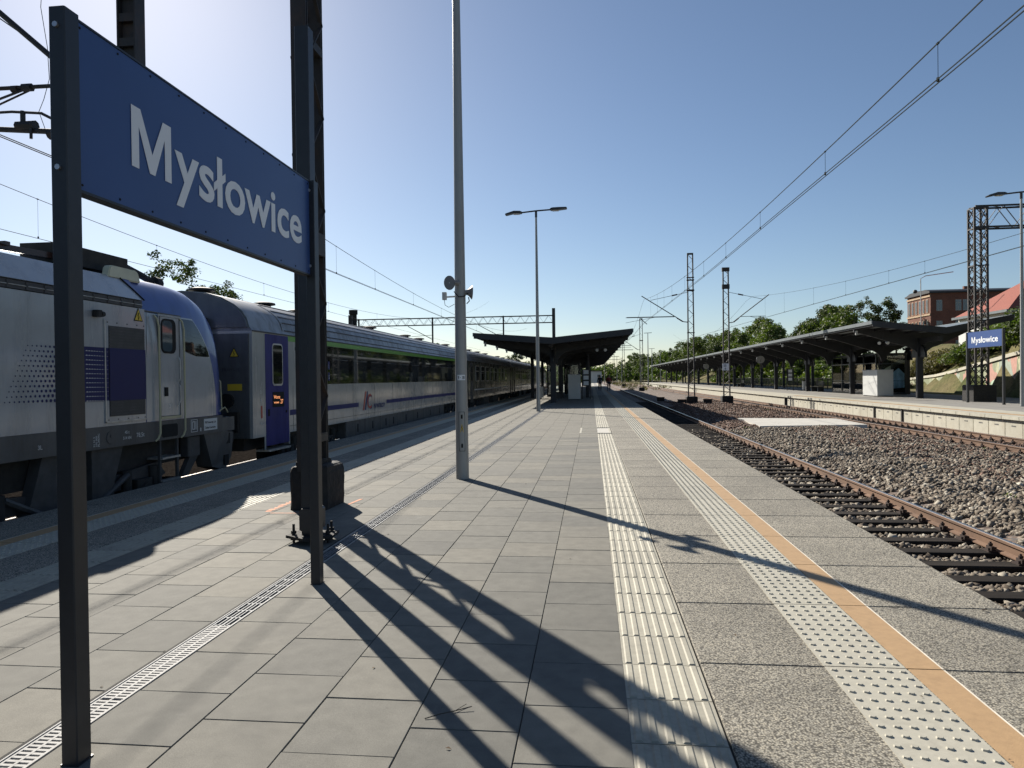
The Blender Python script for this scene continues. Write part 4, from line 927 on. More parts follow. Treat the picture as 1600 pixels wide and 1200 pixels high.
# ================================================================== VEGETATION
def leaves(centres, radii, nper, size, flat=.8):
    """leaf-sized rhombs scattered in clumps; returns verts, faces, tint"""
    V = []; T = []
    C_ = np.repeat(centres, nper, 0); Rr = np.repeat(radii, nper)
    k = len(C_); d = NR.normal(size=(k,3)); d /= np.linalg.norm(d,axis=1,keepdims=True)
    rr = NR.uniform(.15,1,k)**.5; P = C_ + d*(Rr*rr)[:,None]*np.array([1,1,flat])
    n = d*.6+NR.normal(size=(k,3))*.7+np.array([0,0,.35]); n /= np.linalg.norm(n,axis=1,keepdims=True)
    u = np.cross(n, NR.normal(size=(k,3))); u /= np.linalg.norm(u,axis=1,keepdims=True); v = np.cross(n,u)
    s = size*NR.uniform(.5,1.4,(k,1))
    q = np.stack([P-u*s, P-v*s*.55+n*s*.12, P+u*s, P+v*s*.55+n*s*.12], 1)
    t = np.clip(.42+.35*NR.normal(size=k)*.5+.25*(np.repeat(NR.uniform(-1,1,len(centres)),nper)), 0, 1)
    return q.reshape(-1,3), np.arange(4*k).reshape(-1,4), t
def crown_mesh(name, rx_, rz_, zc, nclump, nper, size, m, clump=.9, seed=0, lean=0):
    cs = []; rs = []
    for i in range(nclump):
        d = NR.normal(size=3); d /= np.linalg.norm(d); r_ = NR.uniform(.35,1)**.6
        lump = 1+.25*math.sin(3*math.atan2(d[1],d[0])+seed)+.2*math.sin(5*d[2]+seed*2)
        cs.append([d[0]*rx_*r_*lump+lean*d[2], d[1]*rx_*r_*lump, zc+d[2]*rz_*r_*(1 if d[2] > 0 else .8)]); rs.append(clump*NR.uniform(.6,1.3))
    V, F, T = leaves(np.array(cs), np.array(rs), nper, size)
    return V, F, T
TREE = []
def tree_proto(rx_, rz_, zc, ncl, nper, size, m, clump, seed):
    V, F, T = crown_mesh('crown', rx_, rz_, zc, ncl, nper, size, m, clump, seed)
    cr = npmesh('crown', V, F, m, T)
    a = MB(); a.tube([(0,0,-.5),(.1,0,zc*.45),(.15,.1,zc*.9)], [.26,.18,.08], 8)
    for i in range(7):
        an = i*2.4+seed; z0 = zc*(.35+.07*i); L = rx_*.7
        a.tube([(.1,0,z0),(math.cos(an)*L*.5,math.sin(an)*L*.5,z0+rz_*.35),(math.cos(an)*L,math.sin(an)*L,z0+rz_*.6)], [.1,.06,.02], 5)
    tr = a.build('trunk', m_bark, None)
    return tr, cr
PR = [tree_proto(2.9,4.2,6.6,80,110,.17,m_leaf,.85,1), tree_proto(3.6,3.8,6.0,95,110,.17,m_leaf2,.9,2), tree_proto(2.5,4.8,7.2,75,110,.16,m_leaf2,.8,3), tree_proto(3.4,4.4,6.2,85,75,.105,m_leaf2,.5,4)]
usedp = set()
def tree(kind, x, y, z, s, label, group='trees behind the far platform', rz=None, name='tree', cat='tree'):
    t = thing(name, (x,y,z), label, cat, group, rz=rz if rz is not None else rnd.uniform(0,6.28)); t.scale = (s*rnd.uniform(.9,1.1), s*rnd.uniform(.9,1.1), s)
    for q in PR[kind]:
        if q.name in usedp: c = q.copy(); COL.objects.link(c)
        else: c = q; usedp.add(q.name)
        c.parent = t; c.location = (0,0,0)
    return t
def hz(x, y): return float(hgt(np.array([[x]],float), np.array([[y]],float))[0,0])
tl_ = [(0,33.5,138,1.12,'bright green tree standing highest left of the dark hilltop trees'),(0,36.2,146,1.05,'light green tree just right of the bright tallest one'),
 (1,41.5,140,1.02,'broad dark tree in the middle of the hilltop group'),(1,45.5,142,1.14,'dense dark tree left of the sparse topmost tree'),(3,50.2,138,1.12,'sparse open-crowned tree at the right top of the wood'),
 (2,53.2,136,.98,'dark slim tree at the right end of the wood'),(1,56.4,139,.72,'low dark tree beside the brick building'),(0,38.5,128,.75,'bright green low tree over the far canopy roof'),
 (0,30.5,150,.95,'green tree left of the tallest light one'),(1,29.5,172,1.0,'dark round tree above the middle of the far canopy')]
for kd, x, y, s, lb in tl_: tree(kd, x, y, hz(x,y)-.3, s*(1.0), lb)
for kd, x, y, s, lb in ((3,-41,66,1.32,'sparse tree poking above the locomotive roof'),(3,-38.2,70,1.15,'sparse tree above the gap between locomotive and coach'),(1,-26,71,.66,'dark tree top beside the thin chimney beyond the train'),
  (1,-24,110,.86,'dark tree beyond the train left of the canopy'),(1,-17,110,.66,'smaller dark tree beyond the train roof'),(2,-12,112,.62,'slim dark tree under the canopy edge beyond the train'),(1,-30,125,.9,'round dark tree far beyond the train')):
    tree(kd, x, y, hz(x,y)-.5, s, lb, 'trees beyond the train')
m_wood = mat_attr('wood_foliage', [(0,(.03,.045,.012)),(.45,(.07,.10,.02)),(.8,(.12,.145,.032)),(1,(.17,.15,.045))], .65, .28)
# the wood as one mass
cs = []; rs = []; 
for i in range(150):
    y = 120+ (i/150)**1.3*330 + NR.uniform(-4,4); x = 30.5+NR.uniform(0,14)+max(0,(y-160)*.03) - (y > 300)*(y-300)*.16
    h0 = hz(x,y) if x > 24.6 else 0; top = NR.uniform(8.5,12.5)*(1.1 if y > 170 else .85)*(1 if y < 300 else 1.1)
    if x < 40 and y < 135: top *= .65
    for k in range(16):
        a_ = NR.uniform(0,6.28); zz = NR.uniform(.12,1)**.8; r_ = 3.0*math.sqrt(max(0,1-abs(zz-.45)**2*2.6))*NR.uniform(.3,1)
        cs.append((x+math.cos(a_)*r_, y+math.sin(a_)*r_, h0+zz*top)); rs.append(NR.uniform(.8,1.6))
V, F, T = leaves(np.array(cs), np.array(rs), 90, .27)
tag(npmesh('wood', V, F, m_wood, T*.9+.05), 'green wood along the tracks behind the far canopy', 'wood', kind='stuff')
cs = []; rs = []
for i in range(170):
    y = 250+NR.uniform(0,240); x = NR.uniform(-60,32)*(1 if y > 330 else 1); 
    if y < 380 and -30 < x < 26: continue
    top = NR.uniform(7,11)
    for k in range(12):
        a_ = NR.uniform(0,6.28); zz = NR.uniform(.1,1); r_ = 3.5*math.sqrt(max(0,1-abs(zz-.45)**2*2.6)); cs.append((x+math.cos(a_)*r_, y+math.sin(a_)*r_, -1+zz*top)); rs.append(NR.uniform(1,2))
V, F, T = leaves(np.array(cs), np.array(rs), 40, .5)
tag(npmesh('wood', V, F, m_leaf, T*.8), 'distant wood closing the view at the end of the tracks', 'wood', kind='stuff')
# trackside weeds in the distance
cs = [(NR.uniform(6.0,10.8), NR.uniform(110,300), -.45) for _ in range(160)]+[(NR.uniform(13.2,13.9), NR.uniform(120,300), -.4) for _ in range(40)]
V, F, T = leaves(np.array(cs), NR.uniform(.25,.7,len(cs)), 30, .10); tag(npmesh('weeds', V, F, m_leaf3, T), 'dry weeds growing between the distant tracks', 'weeds', kind='stuff')
cs = [(NR.uniform(5.6,10.8), NR.uniform(11,50), -.6) for _ in range(34)]
V, F, T = leaves(np.array(cs), NR.uniform(.04,.13,len(cs)), 12, .028, .4); tag(npmesh('weeds', V, F, m_leaf, T), 'little green weeds among the ballast stones', 'weeds', kind='stuff')
# bushes on the bank
def bush_proto(m, seed, n=26, nper=110, size=.115):
    cs = []; rs = []
    for i in range(n):
        a_ = NR.uniform(0,6.28); r_ = NR.uniform(0,1.5); cs.append((math.cos(a_)*r_, math.sin(a_)*r_, .35+NR.uniform(0,1.0)*(1.6-r_)/1.6*1.6)); rs.append(NR.uniform(.35,.7))
    V, F, T = leaves(np.array(cs), np.array(rs), nper, size); return npmesh('shrub', V, F, m, T)
BP = [bush_proto(m_leaf,1), bush_proto(m_leaf,2), bush_proto(m_leaf2,3), bush_proto(m_leaf3,4)]
ub = set(); nb = 0
def shrub(k, x, y, z, s, lab, gr):
    q = BP[k]
    if q.name in ub: q = q.copy(); COL.objects.link(q)
    else: ub.add(q.name)
    q.location = (x,y,z); q.scale = (s,s,s*rnd.uniform(.8,1.2)); q.rotation_euler = (0,0,rnd.uniform(0,6.28)); tag(q, lab, 'shrub', gr)
for i in range(92):
    y = 34 + (i % 23)*2.35 + rnd.uniform(-.8,.8); row = i//23; x = wx(y)+1.4+row*2.6+rnd.uniform(-.7,.7); z = hz(x,y)
    dry = y > 66 + row*2 or (y > 58 and rnd.random() < .3)
    if dry: shrub(3, x, y, z, rnd.uniform(.7,1.1), 'dry brownish shrub on the bank above the low end of the mural wall', 'dry shrubs on the bank')
    else:
        kk = rnd.choice((0,0,1,2)); shrub(kk, x, y, z, rnd.uniform(1.0,1.45), ('light green round shrub on the bank above the mural wall','bright loose-leaved shrub on the bank above the mural wall','darker dense shrub on the bank above the mural wall')[kk] + ('' if row < 2 else ', high up near the houses'), 'green shrubs on the bank')
for i in range(26):
    y = 88+i*4.2; x = 31.5+rnd.uniform(-2,2.5)+i*.12; shrub(rnd.choice((0,1,2)), x, y, hz(x,y)-.1, rnd.uniform(1.2,2.0), 'green shrub seen between the columns of the far canopy', 'shrubs behind the far canopy')
for i in range(9): shrub(2, 31.0+rnd.uniform(-.5,.9), 77+i*1.6, -.1, rnd.uniform(.6,.9), 'very dark low shrub behind the pale far cabinet', 'dark low shrubs behind the cabinet')

# ================================================================== far slender poles
def far_pole(x, y, h, label, z0=0):
    r = thing('slender_pole', (x,y,z0), label, 'lamp pole', 'slender far-off poles'); a = MB(); a.tube([(x,y,z0),(x,y,h)], [.13,.07], 8); a.build('pole', m_pole, r, smooth=True)
    a = MB(); a.bar((x-.8,y,h+.05),(x+.8,y,h+.1),.1); a.build('lamp_arm', m_dark, r)
for x, y, h, lb in ((11.8,150,10.6,'slender pale pole left of the far canopy end'),(17.2,205,9.5,'slender grey pole beyond the end of the far canopy'),(16.5,240,9,'far grey pole among the wood, second from the canopy'),
   (9.3,260,9,'thin pole right of the farthest lattice mast'),(4.6,250,9.5,'thin pole over the nearest rails in the distance'),(12.6,300,9.5,'very distant thin pole above the tracks'),(20.5,215,8.5,'thin pole behind the end of the far canopy')): far_pole(x,y,h,lb,-.6)

# ================================================================== PEOPLE
def skin(name, verts, edges, radii, m, parent, root=0, sub=1):
    me = bpy.data.meshes.new(name); b = base(parent); me.from_pydata([Vector(v)-b for v in verts], edges, []); o = bpy.data.objects.new(name, me); COL.objects.link(o)
    md = o.modifiers.new('skin', 'SKIN'); 
    if not me.skin_vertices: me.skin_vertices.new()
    for i, r_ in enumerate(radii): me.skin_vertices[0].data[i].radius = (r_, r_) if not hasattr(r_, '__len__') else r_; me.skin_vertices[0].data[i].use_root = i == root
    o.modifiers.new('sub', 'SUBSURF').levels = sub; bpy.context.view_layer.update()
    me2 = bpy.data.meshes.new_from_object(o.evaluated_get(bpy.context.evaluated_depsgraph_get())); o.modifiers.clear(); o.data = me2
    me2.materials.clear(); me2.materials.append(m); me2.polygons.foreach_set('use_smooth', [True]*len(me2.polygons)); o.parent = parent; return o
m_skin = mat('skin', (.36,.20,.14), .6, var=0); m_hair = mat('dark_hair', (.02,.015,.012), .6, var=0)
def person(x, y, label, mtop, mleg, step, mh=m_hair):
    r = thing('person', (x,y,0), label, 'person', None)
    def p(dx, dy, z): return (x+dx, y+dy, z)
    s = step
    body = [p(0,0,.98),p(0,.01,1.2),p(0,.02,1.43),p(0,.0,1.53),p(0,-.01,1.63),p(0,-.02,1.73), p(.10,0,.92),p(.11,-.10*s,.52),p(.11,.06*s,.10),p(.11,-.10*s,.04), p(-.10,0,.92),p(-.11,.16*s,.50),p(-.11,.22*s,.10),p(-.11,.08*s,.04),
      p(.19,.0,1.43),p(.25,.05*s,1.16),p(.26,-.06*s,.93),p(-.19,.0,1.43),p(-.25,-.05*s,1.16),p(-.26,.05*s,.93), p(.27,-.08*s,.84), p(-.27,.05*s,.84)]
    ed = [(0,1),(1,2),(2,3),(3,4),(4,5),(0,6),(6,7),(7,8),(8,9),(0,10),(10,11),(11,12),(12,13),(2,14),(14,15),(15,16),(2,17),(17,18),(18,19),(16,20),(19,21)]
    ra = [.13,.13,.14,.055,.095,.08,.09,.065,.045,.045,.09,.065,.045,.045,.07,.048,.038,.07,.048,.038,.03,.03]
    skin('body', body, ed, ra, m_skin, r)
    skin('jacket', [body[0],body[1],body[2],body[14],body[15],body[16],body[17],body[18],body[19]], [(0,1),(1,2),(2,3),(3,4),(4,5),(2,6),(6,7),(7,8)], [.165,.17,.165,.095,.07,.055,.095,.07,.055], mtop, r)
    skin('trousers', [body[0],body[6],body[7],body[8],body[10],body[11],body[12]], [(0,1),(1,2),(2,3),(0,4),(4,5),(5,6)], [.15,.11,.085,.065,.11,.085,.065], mleg, r)
    for i in (9,13): a = MB(); cx, cy, cz = body[i]; a.rbox(cx-.05,cx+.05,cy-.10,cy+.16,0,.09,.03); a.build('shoe', m_black, r)
    a = MB(); a.lathe(p(0,.015,1.62),(0,0,1),[(-.02,.098),(.06,.112),(.13,.10),(.165,.05),(.17,.01)],12); a.build('hair', mh, r, smooth=True)
    for dx in (-.035,.035): a = MB(); a.disc(p(dx,-.115,1.66),(0,1,0),.012,.01,8); a.build('eye', m_black, r)
    a = MB(); a.tube([p(0,-.11,1.66),p(0,-.135,1.63)],.014,6); a.build('nose', m_skin, r)
    return r
person(1.0, 84, 'person in a dark jacket and black trousers walking under the canopy edge', mat('dark_jacket', (.02,.022,.03), .8, var=0), mat('black_trousers', (.012,.012,.014), .8, var=0), 1)
person(1.95, 80.5, 'person in a red jacket and dark trousers walking beside the tactile strip', mat('red_jacket', (.22,.03,.03), .8, var=.2), mat('navy_trousers', (.015,.02,.035), .8, var=0), -1)

# ================================================================== TRAIN
m_lgrey = mat('loco_light_grey_paint', (.34,.365,.39), .22, var=.05, scale=1.5, dirt=((.24,.24,.23), 1.2, .35), coat=.6)
m_lskirt = mat('loco_dark_grey_skirt', (.075,.078,.082), .45, var=.12, scale=4, dirt=((.05,.045,.04), 3, .5))
m_lblue = mat('loco_blue_paint', (.008,.040,.24), .3, var=.04, coat=.45)
m_lnavy = mat('loco_navy_band', (.008,.010,.085), .45, var=.05, spec=.25)
m_under = mat('running_gear_grime', (.020,.019,.018), .75, var=.4, scale=8, bump=.4)
m_under2 = mat('bogie_grey', (.05,.05,.052), .6, var=.3, scale=6)
m_grille = mat('ventilation_grille', (.035,.035,.038), .5, var=.2)
m_rail_y = mat('cream_handrail', (.42,.40,.26), .4, var=.05)
m_tglass = mat_glass('train_glass', (.010,.012,.013), .04)
m_cwhite = mat('coach_white_paint', (.33,.345,.345), .2, var=.05, scale=1.2, dirt=((.26,.25,.22), 1.3, .4), coat=.5)
m_cend = mat('coach_end_grey', (.095,.10,.105), .35, var=.12, dirt=((.1,.1,.09), 1.5, .5))
m_croofs = mat('coach_roof_silver', (.24,.25,.26), .42, .35, var=.12, scale=2, stretch=(1,.15,1), dirt=((.13,.125,.12), 1.4, .6))
m_green = mat('coach_green_stripe', (.10,.30,.03), .3, var=.04, coat=.3)
m_cblue = mat('coach_blue_stripe', (.012,.016,.11), .5, var=.05, spec=.25)
m_door = mat('coach_door_violet', (.018,.018,.15), .5, var=.08, dirt=((.02,.02,.06), 2, .4), spec=.25)
m_led = mat('orange_led', (.8,.3,.1), .5, var=0); k_ = m_led.node_tree.nodes['Principled BSDF']; k_.inputs['Emission Color'].default_value = (1,.38,.16,1); k_.inputs['Emission Strength'].default_value = .55
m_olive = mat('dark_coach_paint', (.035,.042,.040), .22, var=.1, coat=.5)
m_yel = mat('warning_yellow_sticker', (.60,.42,.03), .5, var=0)
m_decal = mat('white_decal', (.55,.56,.56), .6, var=0)
m_red = mat('red_decal', (.42,.05,.03), .5, var=0)
m_cream = mat('cream_plastic', (.55,.55,.42), .4, var=.12, scale=3)
for m_, c_, a_, s_ in ((m_lgrey,(.12,.115,.105),.55,2.6),(m_cwhite,(.13,.12,.10),.6,2.2),(m_lskirt,(.07,.055,.04),.6,5),(m_croofs,(.07,.065,.06),.7,4),(m_lblue,(.02,.03,.07),.4,3),(m_cend,(.03,.03,.03),.7,3),(m_door,(.02,.02,.04),.5,4),(m_olive,(.06,.05,.04),.5,3)): streaks(m_, c_, a_, s_)
XS = -6.62; XC = -8.07; HW = XS - XC
def warn(parent, Y, z, s, x=XS, ax='x'):
    e = MB()
    if ax == 'x':
        e.add([(x+.006,Y-s/2,z),(x+.006,Y+s/2,z),(x+.006,Y,z+s*.95)], [(0,1,2)]); o = e.build('warning_sign', m_black, parent)
        e = MB(); e.add([(x+.008,Y-s*.4,z+s*.06),(x+.008,Y+s*.4,z+s*.06),(x+.008,Y,z+s*.82)], [(0,1,2)]); e.build('yellow_field', m_yel, o)
        e = MB(); e.tube([(x+.01,Y+.02*s,z+s*.6),(x+.01,Y-.07*s,z+s*.36),(x+.01,Y+.06*s,z+s*.33),(x+.01,Y-.03*s,z+s*.12)], s*.03, 4); e.build('bolt_symbol', m_black, o)
    else:
        e.add([(Y-s/2,x-.006,z),(Y+s/2,x-.006,z),(Y,x-.006,z+s*.95)], [(0,1,2)]); o = e.build('warning_sign', m_black, parent)
        e = MB(); e.add([(Y-s*.4,x-.008,z+s*.06),(Y+s*.4,x-.008,z+s*.06),(Y,x-.008,z+s*.82)], [(0,1,2)]); e.build('yellow_field', m_yel, o)
        e = MB(); e.tube([(Y+.02*s,x-.01,z+s*.6),(Y-.07*s,x-.01,z+s*.36),(Y+.06*s,x-.01,z+s*.33),(Y-.03*s,x-.01,z+s*.12)], s*.03, 4); e.build('bolt_symbol', m_black, o)
def stext(s, size, m, parent, Y, z, name='lettering', width=None, vert=False, x=XS):
    return text_obj(s, size, m, parent, (x+.004, Y, z), (0,1,0) if not vert else (0,0,1), (0,0,1) if not vert else (0,-1,0), name, bold=.001, depth=.0, width=width)
def wheel(r, y, rad=.5, zc=-.05, x=-7.32):
    a = MB(); a.lathe((x-.07,y,zc),(1,0,0),[(0,.01),(.0,rad+.03),(.03,rad+.03),(.035,rad),(.13,rad-.01),(.135,rad-.07),(.09,rad-.09),(.08,.16),(.15,.14),(.17,.10),(.175,.01)],24); w_ = a.build('wheel', m_under, r, smooth=True)
def bogie(r, yc, wb=2.5, rad=.46, x=-6.95):
    b = MB(); b.prism([(yc-wb/2-.7,.05),(yc-wb/2-.5,.26),(yc-.5,.12),(yc+.5,.12),(yc+wb/2+.5,.26),(yc+wb/2+.7,.05),(yc+wb/2+.4,-.05),(yc+.6,-.06),(yc-.6,-.06),(yc-wb/2-.4,-.05)], 'x', x-.12, x+.02); bo = b.build('bogie', m_under2, r)
    for s in (-1,1):
        wheel(r, yc+s*wb/2, rad, -.55+rad)
        a = MB(); a.rbox(x-.02,x+.16,yc+s*wb/2-.17,yc+s*wb/2+.17,-.26,.06,.03); a.disc((x+.17,yc+s*wb/2,-.1),(1,0,0),.11,.04,12); a.build('axle_box', m_under, bo)
        for q in (-.32,.32): a = MB(); a.tube([(x+.06,yc+s*wb/2+q,-.12+.0),(x+.06,yc+s*wb/2+q,.22)],.075,10); a.build('spring', m_under, bo)
        a = MB(); a.tube([(x+.1,yc+s*.35,-.2),(x+.1,yc+s*(wb/2-.35),.16)],.045,8); a.build('damper', m_under2, bo)
        a = MB(); a.box(x-.1,x+.05,yc+s*.15-.08,yc+s*.15+.08,-.3,.5); a.build('brake_unit', m_under, bo)
# ---------------------------------------------------------------- locomotive
lo = thing('locomotive', (XC, 2.5, -.55), 'grey and blue electric locomotive parked at the left edge of the platform', 'locomotive')
YL = -7.4; YE = 9.93
def both(poly): return poly
a = MB(); a.prism([(XS,.90),(XS,2.59),(XS-.07,2.60),(XS-.07,2.71),(XS-.005,2.72),(XS-.27,3.05),(XC+.7,3.15),(XC-.7,3.15),(2*XC-XS+.27,3.05),(2*XC-XS,2.72),(2*XC-XS,.90)], 'y', YL, YE); body = a.build('body', m_lgrey, lo)
a = MB(); a.box(XS-.068,XS-.02,YL,YE-.02,2.605,2.705); lv = a.build('louvre_band', m_grille, lo)
a = MB()
for i in range(60): y = YL+.3+i*.285; a.box(XS-.02,XS-.012,y,y+.03,2.61,2.70)
o = a.build('louvre_ribs', m_under2, lv); o['kind'] = 'stuff'
a = MB(); a.box(XS-.02,XS-.012,YL,YE-.02,2.648,2.655); a.build('louvre_rail', m_gsteel, lv)
a = MB(); a.box(2*XC-XS-.012,XS+.012,YL,12.12,.60,.897); a.build('skirt', m_lskirt, lo)
# nose cowl
def topz(y): return float(np.interp(y, [9.9,11.1,11.5,11.83,12.04,12.19,12.3,12.38,12.43,12.46], [3.17,3.16,3.12,3.01,2.84,2.55,2.18,1.75,1.30,.95]))
def wid(y): return float(np.interp(y, [9.9,11.2,11.7,12.1,12.3,12.46], [HW,HW,HW-.015,HW-.06,HW-.13,HW-.2]))
NE = 5.5
def surf(y, z, off=0):
    t = topz(y); q = max(0., min(1., (z-.9)/(t-.9))); return XC + (wid(y)*(1-q**NE)**(1/NE)) + off
ysn = list(np.linspace(9.94,11.2,10))+list(np.linspace(11.27,12.46,26))
rings = []
for y in ysn:
    t = topz(y); rg_ = []
    for i in range(41):
        th = math.pi*i/40; cx_, sz = math.cos(th), math.sin(th)
        rg_.append((XC+wid(y)*math.copysign(abs(cx_)**(2/NE), cx_), y, .9+(t-.9)*abs(sz)**(2/NE)))
    rings.append(rg_)
a = MB(); n = 41
a.add([v for r_ in rings for v in r_], [(i*n+k,i*n+k+1,(i+1)*n+k+1,(i+1)*n+k) for i in range(len(rings)-1) for k in range(n-1)] + [tuple((len(rings)-1)*n+k for k in range(n)), tuple(range(n))[::-1]])
cowl = a.build('nose_cowl', m_lblue, lo, smooth=True, sharp=60)
def Yc(z): return 12.0-.2*(max(0,z-.95)/.95)**2.43 if z > .95 else 12.0
def patch(name, m, parent, z0, z1, nz_, fy0, fy1, ny, off):
    a = MB(); vs = []; 
    for i in range(nz_+1):
        z = z0+(z1-z0)*i/nz_; ya, yb = fy0(z), fy1(z)
        for k in range(ny+1): y = ya+(yb-ya)*k/ny; vs.append((surf(y, z, off), y, z))
    a.add(vs, [(i*(ny+1)+k, i*(ny+1)+k+1, (i+1)*(ny+1)+k+1, (i+1)*(ny+1)+k) for i in range(nz_) for k in range(ny)]); return a.build(name, m, parent, smooth=True)
patch('side_panel', m_lgrey, lo, .905, 2.555, 34, lambda z: 9.94, Yc, 24, .006)
patch('cab_side_window', m_tglass, lo, 1.93, 2.53, 14, lambda z: 10.93+max(0,(2.0-z))*5.5, lambda z: max(Yc(z)-.03, 10.99), 12, .011)
a = MB(); a.tube([(surf(9.99,2.575,.01),9.95,2.575),(surf(10.9,2.575,.01),10.93,2.57)],.012,6); a.build('rain_gutter', m_lskirt, cowl)
gap = MB(); gap.prism([(9.42,3.13),(9.46,3.13),(9.97,2.6),(9.93,2.6)], 'x', XS-.24, XS-.004)
# blue upper wedge on the slanted panel next to the cowl
a = MB(); a.add([(XS+.002,9.93,2.725),(XS+.002-.265,9.93,3.055),(XS+.002-.265,9.72,3.055)],[(0,1,2)]); a.add([(XS-.26,9.93,3.062),(XC+.7,9.93,3.16),(XC+.7,9.55,3.16),(XS-.26,9.72,3.062)],[(0,1,2,3)]); a.build('blue_wedge', m_lblue, lo)
a = MB(); a.tube([(XS+.006,9.93,2.72),(XS-.10,9.87,2.85),(XS-.262,9.72,3.06),(XC+.75,9.55,3.165)], .012, 5); a.build('wedge_seam', m_black, lo)
a = MB(); a.add([(surf(11.93,z,.012),11.93-.03*0,z) for z in (1.0,1.5)]+[(surf(12.0,z,.012),12.0,z) for z in (1.5,1.0)],[(0,1,2,3)])
# cab door recess, door, window, rails
a = MB(); a.rbox(XS-.0,XS+.014,10.25,10.83,.92,2.555,.004); dr_ = a.build('cab_door', m_lgrey, lo)
a = MB(); a.tube([(XS+.016,10.28,.97),(XS+.016,10.28,2.52),(XS+.016,10.80,2.52),(XS+.016,10.80,.97),(XS+.016,10.28,.97)],.007,5); a.build('door_seal', m_lskirt, dr_)
def rrect(y0,y1,z0,z1,r_,n=5):
    pts = []
    for cy,cz,a0 in ((y1-r_,z1-r_,0),(y0+r_,z1-r_,90),(y0+r_,z0+r_,180),(y1-r_,z0+r_,270)):
        pts += [(cy+r_*math.cos(R(a0+90*i/n)), cz+r_*math.sin(R(a0+90*i/n))) for i in range(n+1)]
    return pts
a = MB(); a.prism(rrect(10.31,10.69,1.95,2.49,.10),'x',XS+.012,XS+.026); f_ = a.build('window_frame', m_black, dr_)
a = MB(); a.prism(rrect(10.33,10.585,1.98,2.46,.07),'x',XS+.024,XS+.029); a.build('pane', mat_glass('blue_reflecting_glass',(.06,.09,.11),.03), f_)
a = MB(); a.box(XS+.014,XS+.03,10.38,10.46,1.28,1.42); a.build('push_plate', m_black, dr_)
a = MB(); a.tube([(XS+.03,10.74,1.5),(XS+.055,10.75,1.55),(XS+.055,10.75,1.85),(XS+.03,10.75,1.9)],.009,6); a.tube([(XS+.03,10.72,1.12),(XS+.055,10.75,1.2),(XS+.055,10.75,1.42),(XS+.03,10.75,1.46)],.009,6); a.build('door_handle', m_gsteel, dr_)
a = MB(); a.box(XS+.016,XS+.03,10.28,10.80,.93,.965); a.build('threshold', m_rail_y, dr_)
stext('2', .09, m_decal, dr_, 10.49, 1.09, x=XS+.014)
for y in (10.19, 10.86):
    a = MB(); a.tube([(XS+.01,y-.04,2.52),(XS+.05,y-.03,2.47),(XS+.06,y,2.35),(XS+.06,y,.72),(XS+.04,y-.02,.64),(XS+.01,y-.05,.60)],.0155,8); a.build('handrail', m_rail_y, lo, smooth=True)
a = MB(); a.prism(rrect(10.30,10.72,.64,.84,.04),'x',XS+.008,XS+.017); a.build('step_recess', m_black, lo)
# grille panel and livery
a = MB(); a.box(XS+.001,XS+.006,9.02,9.99 -.06,.94,2.37); gp = a.build('access_panel', m_lgrey, lo)
a = MB()
for p_ in ((XS+.006,XS+.016,9.03,9.05,.95,2.36),(XS+.006,XS+.016,9.03,9.92,.945,.965)): a.box(*p_)
a.build('panel_trim', m_gsteel, gp)
a = MB()
for y in (9.10,9.30,9.52,9.74,9.9):
    for z in (.985,2.335): a.disc((XS+.008,y,z),(1,0,0),.010,.006,6)
o = a.build('panel_rivets', m_lskirt, gp); o['kind'] = 'stuff'
a = MB(); a.box(XS+.006,XS+.012,9.12,9.905,1.03,2.29); gr_ = a.build('grille', m_grille, gp)
a = MB()
for i in range(30): z = 1.05+i*.0415; a.box(XS+.012,XS+.017,9.13,9.90,z,z+.018)
o = a.build('grille_slats', m_under2, gr_); o['kind'] = 'stuff'
a = MB(); a.box(XS+.0065,XS+.009,8.62,9.115,1.25,1.98); a.box(XS+.0065,XS+.009,9.907,9.925,1.25,1.98); a.build('navy_band', m_lnavy, lo)
a = MB(); a.box(XS+.0175,XS+.0195,9.12,9.905,1.25,1.98); a.build('navy_band', m_lnavy, lo)
dots = MB()
for j in range(12):
    z = 1.285+.0605*j
    for i in range(30):
        y = 7.36 + .0105*j*3.0 + .112*i*.62
        if y > 8.70: break
        r_ = .0085+.024*min(1,(y-7.36-.03*j)/1.15)
        dots.add([(XS+.004, y+r_*math.cos(R(60*q)), z+r_*math.sin(R(60*q))) for q in range(6)], [tuple(range(6))])
o = dots.build('halftone_dots', m_lnavy, lo); o['kind'] = 'stuff'
sc_ = MB()
for j in range(12):
    z = 1.255+.0605*j
    for i in range(9):
        y = 8.66+.05*i; h_ = .008*(1-i/9)
        sc_.add([(XS+.0095,y,z),(XS+.0095,y+.05,z),(XS+.0095,y+.025,z+h_*1.6+.002)],[(0,1,2)])
o = sc_.build('halftone_gaps', m_decal, lo); o['kind'] = 'stuff'
warn(lo, 9.78, 2.40, .21)
a = MB(); a.rbox(XS,XS+.10,8.80,8.89,2.385,2.475,.015); a.lathe((XS+.05,8.90,2.43),(0,1,0),[(0,.045),(.07,.035),(.08,.01)],10); a.build('side_camera', m_under, lo)
